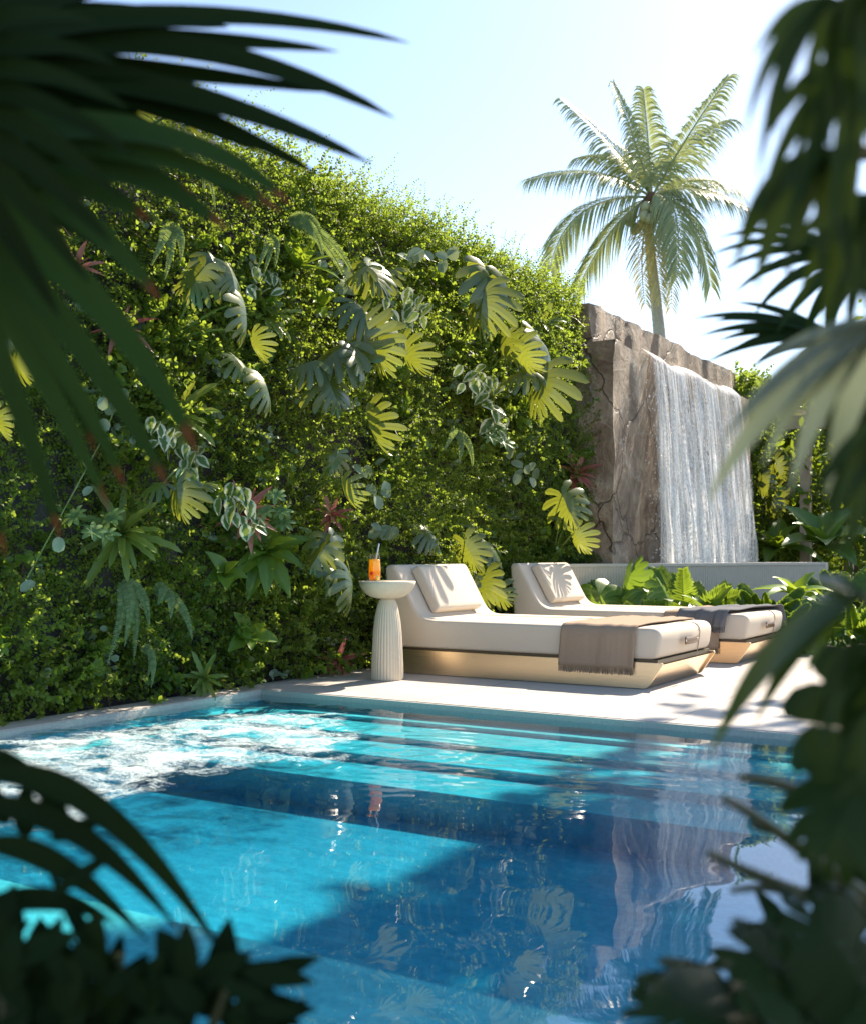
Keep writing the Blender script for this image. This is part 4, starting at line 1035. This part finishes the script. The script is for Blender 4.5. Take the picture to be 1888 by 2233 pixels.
sword_fern('short sword fern just above the pool rim at left', (310, 1415), [(330, 1500, .1), (322, 1480, .06)], 12)
sword_fern('pale sword fern arching from the wall crest at upper centre', (630, 480), [(705, 560, .15), (775, 605, .2), (760, 625, .15), (700, 520, .1)])
sword_fern('sword fern hanging below the foreground palm at upper left', (360, 500), [(360, 610, .12), (395, 570, .1), (330, 580, .1)])
sword_fern('white flecked fern fronds below the upper left crest', (400, 330), [(470, 460, .15), (425, 360, .1), (445, 420, .1)], 12)
sword_fern('sword fern with thin hanging fronds mid wall right of centre', (985, 940), [(1000, 1010, .1), (1030, 1020, .12), (965, 985, .08)], 12)
sword_fern('sword fern hanging straight down below the broad lit leaf', (580, 520), [(575, 600, .1), (560, 590, .1), (600, 585, .1)], 12)
sword_fern('thin sword fern left of the umbrella plant by the table', (690, 1230), [(710, 1310, .12), (650, 1150, .05)], 11)

# ------------------------------------------------------------------ planting bed in front of the basin
def bed_pt(px, Y): r = ray(px, HOR); p = CAMP + r * (Y / r[1]); p[2] = .03; return p
def bed_plant(label, px, Y, leaves, mat='philo', nf=5, gap=.18, name='philodendron', cat='plant', group='plants in the bed below the basin', split=.55):
    rp = bed_pt(px, Y); T = thing(name, rp, label, cat, group)
    for (lx_, ly_, Lpx, ang, tow, nang, ntow, dy) in leaves:
        c = at_y(lx_, ly_, Y + dy); k = ppm(c); L = Lpx * k; td = img_dir(ang, tow); nd = img_dir(nang, ntow); b0 = c - td * L * .38
        g = Geo(); monstera_leaf(g, b0, td, nd, L, nf, gap, .45, .2, split=split); lf = g.build('leaf', M[mat], T)
        g = Geo(); tube(g, bez(rp, (rp * .5 + b0 * .5) + V(0, 0, .08), b0, 8), .006, 6); g.build('stem', M['stem'], lf)
bed_plant('large philodendron with ruffled lit leaves right behind the farther backrest', 1350, 10.1, [
    (1372, 1250, 95, 80, .3, 100, .5, .2), (1320, 1315, 95, -60, .5, 110, .9, -.1), (1262, 1275, 80, 200, .3, 90, .6, .1), (1425, 1295, 80, -20, .3, 100, .7, .1), (1300, 1262, 70, 150, .3, 90, .6, .3), (1455, 1300, 75, -60, .2, 60, .6, 0), (1345, 1290, 70, 20, .3, 90, .9, .2), (1395, 1330, 70, -70, .4, 100, 1, 0), (1440, 1335, 60, -100, .4, 100, 1, 0), (1280, 1325, 60, -120, .4, 100, 1, 0), (1410, 1275, 70, -90, .5, 100, 1, .4), (1340, 1330, 60, -90, .4, 100, 1, .3)])
rosette('broad leaved bed plant with two curling lime edged leaves', 0, 0, 11, 100, .38, 'broad', 'lance', 'bed_plant', bend=(.3, 1.3), face=V(.1, -.3, 1), p=bed_pt(1545, 10.1) + V(0, 0, .2), group='plants in the bed below the basin')
rosette('lime leaved plant standing highest at the right of the bed', 0, 0, 9, 85, .5, 'lime', 'heart', 'bed_plant', bend=(.6, 1.4), face=V(.1, -.3, 1), p=bed_pt(1735, 10.8) + V(0, 0, .42), group='plants in the bed below the basin')
rosette('second lime leaved plant low at the right end of the bed', 0, 0, 8, 70, .5, 'lime', 'heart', 'bed_plant', bend=(.6, 1.4), face=V(.1, -.3, 1), p=bed_pt(1800, 11.0) + V(0, 0, .34), group='plants in the bed below the basin')
def palmlet(label, px, Y, n, hpx, name='palm_seedling', mat='bedfern', spread=.9, lw=.02, ll=.14, tilt=.0):
    rp = bed_pt(px, Y); T = thing(name, rp, label, 'plant', 'plants in the bed below the basin'); k = ppm(rp)
    for i in range(n):
        th = 2 * pi * i * .381966 + random.random() * .4; L = hpx * k * random.uniform(.8, 1.1)
        el = spread * (.35 + .65 * random.random())
        d = V(cos(th) * sin(el), sin(th) * sin(el), cos(el)); e = rp + d * L - V(0, 0, L * .18 * el); m_ = rp + d * L * .5 + V(0, 0, L * .12)
        g = Geo(); frond(g, bez(rp, m_, e, 10), 20, ll * L / .5, lw * L / .5, .15, up=nrm(UP * .5 - FWD), start=.3, rr=.005); g.build('frond', M[mat], T)
palmlet('feathery palm seedling reaching above the basin rim', 1490, 10.3, 9, 177)
palmlet('dense feathery palm seedling right of the taller one', 1532, 10.6, 11, 149)
palmlet('leafy fern clump in the middle of the bed behind the farther lounger', 1610, 10.5, 16, 149, 'bed_fern', spread=1.25, lw=.05, ll=.12)
palmlet('leafy fern clump right of the middle of the bed', 1665, 10.3, 16, 142, 'bed_fern', spread=1.25, lw=.05, ll=.12)
palmlet('low fern clump at the bed edge behind the lounger foot', 1700, 9.95, 18, 127, 'bed_fern', spread=1.35, lw=.05, ll=.12)
palmlet('low fern clump at the bed edge further right', 1760, 10.1, 16, 127, 'bed_fern', spread=1.35, lw=.05, ll=.12)
palmlet('tall fern clump at the far right of the bed', 1830, 11.5, 14, 184, 'bed_fern', spread=1.2, lw=.05, ll=.12)
palmlet('dark fern clump under the philodendron', 1420, 10.0, 14, 99, 'bed_fern', spread=1.3, lw=.04, ll=.12)
palmlet('fern clump at the right end of the bed near the deck', 1860, 10.3, 16, 156, 'bed_fern', spread=1.3, lw=.05, ll=.12)

# greenery at the far right behind the basin
GR = 'plants right of the waterfall'
monstera_plant('golden monstera on the far wall right of the waterfall', (1690, 1130), [
    (1695, 1030, 70, -80, .2, 140, .8, 0), (1660, 1060, 55, -100, .2, 150, .8, 0), (1705, 1085, 60, -60, .2, 140, .8, 0), (1720, 1000, 50, -60, .2, 90, .6, 0), (1735, 1065, 50, -80, .2, 60, .5, 0), (1680, 1105, 55, -100, .2, 140, .8, 0)], wx=WALL_X + .3, out=.3, group=GR)
monstera_plant('golden monstera below the foreground blades at far right', (1800, 1080), [(1800, 1000, 55, -80, .2, 140, .8, 0), (1830, 1040, 50, -80, .2, 140, .8, 0), (1790, 1060, 45, -80, .2, 140, .8, 0)], wx=WALL_X + .3, out=.3, group=GR)
rosette('broad green plant behind the end of the basin', 0, 0, 14, 95, .4, 'broad', 'lance', 'bed_plant', bend=(.4, 1.3), face=V(.2, -.4, 1), p=at_d(1690, 1200, 16.5), group=GR)
rosette('large ribbed taro leaves behind the end of the basin', 0, 0, 8, 130, .6, 'philo', 'heart', 'taro_plant', bend=(.4, 1.2), face=V(.2, -.5, 1), p=at_d(1790, 1190, 14.8), group=GR)
palmlet('fern growing between the basin end and the pale post', 1730, 15.4, 12, 100, 'bed_fern', spread=1.2, lw=.05, ll=.12)

def leafy_tree(name, label, base, top, crown, rad, nleaf, lsize, mat, seed, cat='tree', group=None, trunk_r=.12, flat=False):
    T = thing(name, base, label, cat, group); r_ = np.random.default_rng(seed)
    g = Geo(); tube(g, bez(base, (np.asarray(base) + crown) / 2 + V(.2, .1, 0), crown, 10), np.linspace(trunk_r, trunk_r * .4, 11), 9)
    for i in range(7):
        e = np.asarray(crown) + r_.normal(0, .55, 3) * np.asarray(rad); tube(g, bez(np.asarray(base) * .3 + np.asarray(crown) * .7, crown, e, 6), np.linspace(trunk_r * .4, .02, 7), 6)
    g.build('trunk', M['bark'], T)
    nc = 60
    cc = r_.normal(0, 1, (nc, 3)); cc /= np.linalg.norm(cc, axis=1)[:, None]; cc *= r_.uniform(.35, 1, (nc, 1)) ** .6
    ci = r_.integers(0, nc, nleaf); P = np.asarray(crown) + (cc[ci] + r_.normal(0, .17, (nleaf, 3))) * np.asarray(rad)
    if flat:      # wide flat crown, cut and thinned to steer its shade and a sunlit gap
        P = r_.uniform(-1, 1, (nleaf, 3)); P = P[(fbm(P * V(3.2, 3.2, 1), seed, 3) + .75) > 0]
        P = np.asarray(crown) + P * np.asarray(rad); P = P[~((P[:, 0] > .3) & (P[:, 1] < 9.7)) & (r_.random(len(P)) < np.clip((15.2 - P[:, 1]) / 2.2, 0, 1))]; nleaf = len(P)
    D = r_.normal(0, 1, (nleaf, 3)) + V(0, 0, -.3); D /= np.linalg.norm(D, axis=1)[:, None]; Nn = r_.normal(0, .6, (nleaf, 3)) + V(0, 0, 1)
    sx = np.cross(D, Nn); sx /= np.linalg.norm(sx, axis=1)[:, None]; nz = np.cross(sx, D)
    Ls = lsize * r_.uniform(.7, 1.2, nleaf)
    tpl = np.array([(0, 0, 0), (.35, .26, .05), (.75, .2, .05), (1, 0, 0), (.75, -.2, .05), (.35, -.26, .05)])
    Vv = P[:, None] + Ls[:, None, None] * (tpl[None, :, 0:1] * D[:, None] + tpl[None, :, 1:2] * sx[:, None] + tpl[None, :, 2:3] * nz[:, None])
    k = np.arange(nleaf)[:, None] * 6
    g = Geo(); g.add(Vv.reshape(-1, 3), np.stack([k + np.array([0, 1, 2, 3]), k + np.array([0, 3, 4, 5])], 1).reshape(-1, 4), None, np.repeat(r_.uniform(0, 1, nleaf), 6))
    g.build('crown', M[mat], T)
p = at_d(1850, 1211, 20); p[2] = 0
leafy_tree('garden_tree', 'bushy green tree beyond the pergola at the far right', p, None, p + V(0, 0, 2.2), (1.6, 1.6, 1.5), 5000, .16, 'broad', 3, group='trees at the right edge')
p = at_d(1990, 1211, 17); p[2] = 0
leafy_tree('garden_tree', 'darker bushy tree at the right edge behind the foreground palm', p, None, p + V(0, 0, 2.6), (1.8, 1.8, 2.0), 5000, .16, 'broad', 4, group='trees at the right edge')
# tall tree standing right of the view: its crown throws the shade on the right half of the pool
leafy_tree('shade_tree', 'tall spreading tree right of the pool shading its right half', V(3.4, 11, -.1), None, V(2.65, 11.0, 8.6), (3.55, 4.0, .6), 15000, .30, 'broad', 8, trunk_r=.25, flat=True)

# ------------------------------------------------------------------ foreground plants (near bank, shade also put into the leaf colours)
def seg(g, a, m_, e, w_, d0, dm, de, tint=None, fold=.35, n=16, kind='taper', up=None):
    p0, pm_, p2 = at_d(*a, d0), at_d(*m_, dm), at_d(*e, de)
    p1 = 2 * pm_ - .5 * (p0 + p2)
    c = bez(p0, p1, p2, n); s = np.linspace(0, 1, n + 1)
    hw = np.maximum(prof(kind, s), .02) * w_ / FPX * dm / 2
    upv = -FWD + UP * .35 if up is None else up
    ribbon(g, c, hw, nrm(upv), fold, 2, random.random() if tint is None else tint)
fp = thing('fan_palm', (-1.9, .5, 0), 'big dark fan palm with drooping pointed blades filling the upper left foreground', 'palm', None)
hub = (-190, 300)
g = Geo(); hub = (-250, 150)
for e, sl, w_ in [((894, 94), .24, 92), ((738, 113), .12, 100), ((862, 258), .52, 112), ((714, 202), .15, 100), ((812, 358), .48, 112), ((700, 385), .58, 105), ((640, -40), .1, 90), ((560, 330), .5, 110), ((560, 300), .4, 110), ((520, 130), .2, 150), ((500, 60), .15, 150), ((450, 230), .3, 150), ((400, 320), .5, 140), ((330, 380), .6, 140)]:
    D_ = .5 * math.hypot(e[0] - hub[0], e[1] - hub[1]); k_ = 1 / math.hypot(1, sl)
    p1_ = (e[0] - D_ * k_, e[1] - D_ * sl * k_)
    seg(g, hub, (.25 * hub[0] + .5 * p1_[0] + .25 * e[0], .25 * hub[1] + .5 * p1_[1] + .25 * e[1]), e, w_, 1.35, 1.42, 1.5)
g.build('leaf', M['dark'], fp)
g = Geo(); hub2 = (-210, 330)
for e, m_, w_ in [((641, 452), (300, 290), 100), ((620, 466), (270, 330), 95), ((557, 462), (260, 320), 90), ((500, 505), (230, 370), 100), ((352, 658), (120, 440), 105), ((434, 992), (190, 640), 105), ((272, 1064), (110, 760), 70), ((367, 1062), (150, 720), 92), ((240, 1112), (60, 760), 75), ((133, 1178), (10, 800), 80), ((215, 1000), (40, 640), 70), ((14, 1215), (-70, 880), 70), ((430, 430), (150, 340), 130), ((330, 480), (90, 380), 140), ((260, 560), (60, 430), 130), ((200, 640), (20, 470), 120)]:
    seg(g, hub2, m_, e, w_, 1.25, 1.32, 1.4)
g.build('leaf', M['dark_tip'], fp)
g = Geo(); hub3 = (-230, 200)
for i in range(12):
    a = R(75 - i * 11); L = 520
    e = (hub3[0] + cos(a) * L, hub3[1] - sin(a) * L + 120); m_ = (hub3[0] + cos(a) * L * .5, hub3[1] - sin(a) * L * .55)
    seg(g, hub3, m_, e, 95, 1.1, 1.15, 1.2)
g.build('leaf', M['dark'], fp)
g = Geo(); tube(g, [(-1.9, .5, -.1), (-1.85, .52, .8), at_d(-210, 420, 1.3)], [.05, .045, .012], 10); tube(g, bez(V(-1.85, .52, .8), V(-1.8, .6, 1.3), at_d(*hub, 1.35), 8), .012, 8); tube(g, bez(V(-1.85, .52, .8), V(-1.8, .6, 1.3), at_d(*hub3, 1.1), 8), .012, 8); g.build('trunk', M['bark'], fp)

# right: feathery palm fronds at the edge of the view
def fg_frond(g, pts, dep, nl, ll_px, lw_px, side_dirs, droop=.25, tint=None):
    """rachis through photo points pts at depth dep; leaflets of ll_px length leaving along side_dirs"""
    P = np.array([at_d(x, y, d) for (x, y), d in zip(pts, dep)]); s0 = np.linspace(0, 1, len(P))
    c = np.array([[np.interp(t, s0, P[:, k]) for k in range(3)] for t in np.linspace(0, 1, 20)]); tube(g, c, np.linspace(.007, .002, 20), 6, tint=.8)
    for i in range(nl):
        t = (i + .3) / nl; q = np.array([np.interp(t, np.linspace(0, 1, 20), c[:, k]) for k in range(3)]); k_ = ppm(q)
        for (a0, a1) in side_dirs:
            a = a0 + (a1 - a0) * t + random.uniform(-6, 6); L = ll_px * k_ * random.uniform(.8, 1.1) * (1 - .35 * t)
            d = img_dir(a, random.uniform(-.25, .25)); e = q + d * L + V(0, 0, -droop * L); m_ = q + d * L * .5 + V(0, 0, droop * L * .12)
            hw = np.array([.3, .7, .95, 1, .95, .85, .65, .4, .04]) * lw_px * k_ / 2
            ribbon(g, bez(q, m_, e, 8), hw, nrm(-FWD + UP * .6), .3, 2, random.random() if tint is None else tint)
rp = thing('lady_palm', (.75, 1.6, 0), 'dark fan leaved palm hanging down the right edge close to the camera', 'palm')
def fan(T, hubp, tips, dep, mat, lift=.16, up=None, kind='lance'):
    g = Geo()
    for (ex, ey, w_) in tips:
        mx_, my_ = (hubp[0] + ex) / 2, (hubp[1] + ey) / 2
        L = math.hypot(ex - hubp[0], ey - hubp[1])
        seg(g, hubp, (mx_ + random.uniform(-.03, .03) * L - .05 * L, my_ - lift * L), (ex, ey), w_, dep, dep + .03, dep + random.uniform(.02, .1), up=up, kind=kind)
    return g.build('frond', M[mat], T)
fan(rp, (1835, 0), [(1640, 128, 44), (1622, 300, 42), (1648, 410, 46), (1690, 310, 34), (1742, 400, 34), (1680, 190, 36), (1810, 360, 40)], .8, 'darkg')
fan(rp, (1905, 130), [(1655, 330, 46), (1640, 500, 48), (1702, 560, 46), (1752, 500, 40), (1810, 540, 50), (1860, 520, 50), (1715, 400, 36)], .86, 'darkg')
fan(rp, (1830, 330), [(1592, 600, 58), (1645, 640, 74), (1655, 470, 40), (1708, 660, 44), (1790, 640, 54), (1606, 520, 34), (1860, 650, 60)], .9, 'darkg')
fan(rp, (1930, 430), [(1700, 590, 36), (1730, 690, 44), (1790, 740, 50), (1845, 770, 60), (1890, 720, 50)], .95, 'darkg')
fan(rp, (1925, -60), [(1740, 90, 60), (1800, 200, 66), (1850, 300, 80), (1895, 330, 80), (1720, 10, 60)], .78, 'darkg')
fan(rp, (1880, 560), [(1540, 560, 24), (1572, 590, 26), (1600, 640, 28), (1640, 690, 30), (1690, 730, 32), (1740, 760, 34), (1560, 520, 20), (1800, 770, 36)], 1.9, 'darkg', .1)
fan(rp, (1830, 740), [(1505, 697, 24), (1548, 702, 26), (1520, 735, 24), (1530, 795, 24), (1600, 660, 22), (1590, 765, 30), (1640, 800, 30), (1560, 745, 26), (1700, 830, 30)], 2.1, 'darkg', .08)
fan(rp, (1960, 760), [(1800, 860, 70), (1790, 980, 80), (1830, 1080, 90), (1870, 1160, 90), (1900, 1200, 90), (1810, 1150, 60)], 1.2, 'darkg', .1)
g = Geo()
for h_, d_ in (((1835, 0), .92), ((1905, 130), 1.0), ((1830, 330), 1.05), ((1930, 430), 1.1), ((1905, -60), .88), ((1880, 560), 1.9), ((1830, 740), 2.1), ((1960, 760), 1.2)):
    e = at_d(*h_, d_); tube(g, bez(V(.75, 1.6, .5), V(.75, 1.6, .9) * .5 + (e + V(.25, 0, .25)) * .5, e, 8), .008, 7)
tube(g, [(.75, 1.6, -.1), (.75, 1.6, .55)], [.05, .04], 9)
g.build('trunk', M['bark'], rp)
# broad blades mid right, sheen imitated by a paler leaf colour
M['sheen'] = leaf_mat('blade with painted sheen', (.11, .135, .09), (.17, .195, .14), (.20, .24, .14), .28, .35, .6)
bp_ = thing('broadleaf_palm', (.55, 1.25, 0), 'broad bladed palm with greyish painted sheen leaning in from the right edge', 'palm')
UPB = nrm(UP * .65 - FWD * .75)
fan(bp_, (1950, 690), [(1540, 1098, 74), (1590, 930, 50), (1660, 1020, 56), (1560, 985, 40), (1720, 1080, 56), (1610, 830, 36), (1800, 1090, 66)], .95, 'sheen', .06, UPB)
fan(bp_, (1990, 880), [(1760, 1100, 50), (1800, 1160, 60), (1840, 1220, 66), (1890, 1250, 70)], .9, 'darkg', .06, UPB)
g = Geo(); tube(g, bez(V(.55, 1.25, -.1), V(.55, 1.2, .6), at_d(1950, 690, .95), 8), .014, 8); tube(g, bez(V(.55, 1.25, .2), V(.6, 1.2, .6), at_d(1990, 880, .9), 8), .012, 8); g.build('trunk', M['bark'], bp_)

# right lower: blurred monstera
mo = thing('monstera_plant', (.42, 1.3, 0), 'blurred monstera with long split lobes reaching down left at the right edge', 'plant')
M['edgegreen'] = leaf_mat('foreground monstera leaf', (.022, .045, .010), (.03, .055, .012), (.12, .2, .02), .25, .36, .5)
fan(mo, (1880, 1300), [(1548, 1645, 66), (1640, 1590, 48), (1690, 1480, 44), (1755, 1475, 36), (1722, 1340, 56), (1750, 1262, 50)], .95, 'edgegreen', .10, nrm(UP * .6 - FWD * .8), 'lance')
fan(mo, (1930, 1420), [(1783, 1530, 50), (1800, 1480, 44), (1840, 1560, 60), (1770, 1600, 40), (1790, 1640, 56), (1830, 1700, 70)], .95, 'darkg', .2, nrm(UP * .6 - FWD * .8), 'lance')
g = Geo(); monstera_leaf(g, at_d(1880, 1520, 1.0), img_dir(262, .2), img_dir(130, .9), .155, 6, .3, .3, .1, split=.6); g.build('leaf', M['darkg'], mo)
g = Geo(); monstera_leaf(g, at_d(1890, 1680, 1.0), img_dir(235, .2), img_dir(130, .9), .13, 6, .3, .3, .1, split=.6); g.build('leaf', M['darkg'], mo)
g = Geo()
for h_, d_ in (((1880, 1300), .95), ((1930, 1420), .95), ((1880, 1520), 1.0), ((1890, 1680), 1.0)): tube(g, bez(V(.42, 1.3, 0), V(.40, 1.25, .5), at_d(*h_, d_), 8), .007, 7)
g.build('stem', M['darkstem'], mo)
st = thing('stemmed_shrub', (.42, 1.42, 0), 'shrub with bare olive stems reaching left over the water at the lower right', 'shrub')
for a, m_, e, r0 in (((1890, 1960), (1690, 1812), (1578, 1742), .009), ((1900, 2010), (1700, 1930), (1545, 1862), .009), ((1790, 1966), (1690, 1938), (1595, 1942), .007), ((1888, 1830), (1760, 1735), (1616, 1695), .010), ((1700, 1815), (1640, 1800), (1655, 1790), .005)):
    g = Geo(); p0, p1, p2 = at_d(*a, 1.15), at_d(*m_, 1.13), at_d(*e, 1.1)
    tube(g, bez(p0, 2 * p1 - .5 * (p0 + p2), p2, 10), np.linspace(r0, r0 * .45, 11), 7); g.build('branch', M['darkstem'], st)
g = Geo()
for a in ((1890, 1960), (1900, 2010), (1888, 1830), (1790, 1966)):
    e = at_d(*a, 1.15); tube(g, bez(V(.42, 1.42, -.02), (V(.42, 1.42, .2) + e) / 2 + V(.1, .05, .05), e, 8), .009, 7)
g.build('branch', M['darkstem'], st)
def fg_leaves(T, items, dep, mat, kind='ovate'):
    for (bx, by, ang, Lpx, wr, b_) in items:
        p = at_d(bx, by, dep + random.uniform(-.06, .06)); k = ppm(p); g = Geo()
        blade(g, p, img_dir(ang, random.uniform(-.2, .3)), Lpx * k, Lpx * k * wr, kind, b_, up=nrm(UP * .6 - FWD * .8), fold=.25, n=9, nv=2); g.build('leaf', M[mat], T)
fg_leaves(st, [(1830, 1640, 250, 150, .45, .3), (1850, 1760, 240, 170, .5, .3), (1820, 1720, 262, 150, .45, .3), (1880, 1850, 230, 170, .5, .3), (1800, 1800, 270, 130, .45, .3), (1880, 1900, 250, 190, .5, .3), (1760, 2080, 150, 170, .3, .3), (1740, 2110, 175, 200, .3, .3), (1720, 2050, 120, 130, .35, .3), (1700, 2120, 200, 170, .32, .3), (1800, 2010, 100, 140, .35, .3), (1650, 2100, 165, 110, .3, .3), (1780, 2060, 80, 120, .4, .3)], 1.3, 'darkg')
ph = bottom = thing('philodendron', at_d(1800, 2500, 1.0) * V(1, 1, 0), 'dark broad philodendron leaves along the bottom right corner', 'plant')
for (px, py, L, ang, nang, nt_) in ((1560, 2215, 420, 165, 95, .7), (1720, 2120, 330, 140, 95, .7), (1830, 2060, 330, 120, 95, .8), (1850, 2190, 380, 175, 95, .7), (1700, 2240, 360, 190, 95, .7)):
    c = at_d(px, py, 1.0); k = ppm(c); g = Geo(); td = img_dir(ang, .2); monstera_leaf(g, c - td * L * k * .38, td, img_dir(nang, nt_), L * k, 6, .12, .4, -.05, split=.7)
    tube(g, bez(at_d(1800, 2500, 1.0), at_d(1830, 2300, 1.0), c - td * L * k * .38, 6), .006, 6); g.build('leaf', M['darkg'], ph)

# bottom left
bl = thing('strap_leaf_plant', at_d(-60, 2400, 1.15) * V(1, 1, 0), 'dark arching strap leaves rising from the lower left corner', 'plant')
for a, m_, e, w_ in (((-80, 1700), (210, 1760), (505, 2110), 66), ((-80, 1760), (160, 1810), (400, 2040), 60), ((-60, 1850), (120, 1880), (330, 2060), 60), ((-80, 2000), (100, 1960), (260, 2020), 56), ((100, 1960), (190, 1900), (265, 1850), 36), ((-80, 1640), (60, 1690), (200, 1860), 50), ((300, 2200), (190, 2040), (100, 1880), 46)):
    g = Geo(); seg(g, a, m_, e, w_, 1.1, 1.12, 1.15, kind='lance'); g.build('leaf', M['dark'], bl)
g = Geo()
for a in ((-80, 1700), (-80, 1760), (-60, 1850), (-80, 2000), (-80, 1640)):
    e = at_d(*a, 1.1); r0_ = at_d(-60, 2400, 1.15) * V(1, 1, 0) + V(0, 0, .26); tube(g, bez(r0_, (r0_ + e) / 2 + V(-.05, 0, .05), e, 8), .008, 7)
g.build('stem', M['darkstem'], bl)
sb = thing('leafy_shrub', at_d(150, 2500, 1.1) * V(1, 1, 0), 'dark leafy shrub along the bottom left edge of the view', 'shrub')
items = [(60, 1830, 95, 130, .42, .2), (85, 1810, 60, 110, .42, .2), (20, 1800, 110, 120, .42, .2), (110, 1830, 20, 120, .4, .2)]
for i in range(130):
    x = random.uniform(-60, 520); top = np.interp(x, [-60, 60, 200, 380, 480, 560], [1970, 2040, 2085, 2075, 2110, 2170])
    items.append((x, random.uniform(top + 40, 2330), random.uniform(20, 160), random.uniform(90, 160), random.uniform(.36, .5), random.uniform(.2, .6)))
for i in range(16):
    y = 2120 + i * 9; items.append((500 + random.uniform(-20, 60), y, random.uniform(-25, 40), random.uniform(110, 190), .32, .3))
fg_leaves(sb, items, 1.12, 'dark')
g = Geo()
for x in (0, 120, 260, 380, 500): tube(g, bez(at_d(150, 2500, 1.1), at_d(x, 2350, 1.1), at_d(x, 2080, 1.12), 6), .006, 6)
g.build('branch', M['darkstem'], sb)
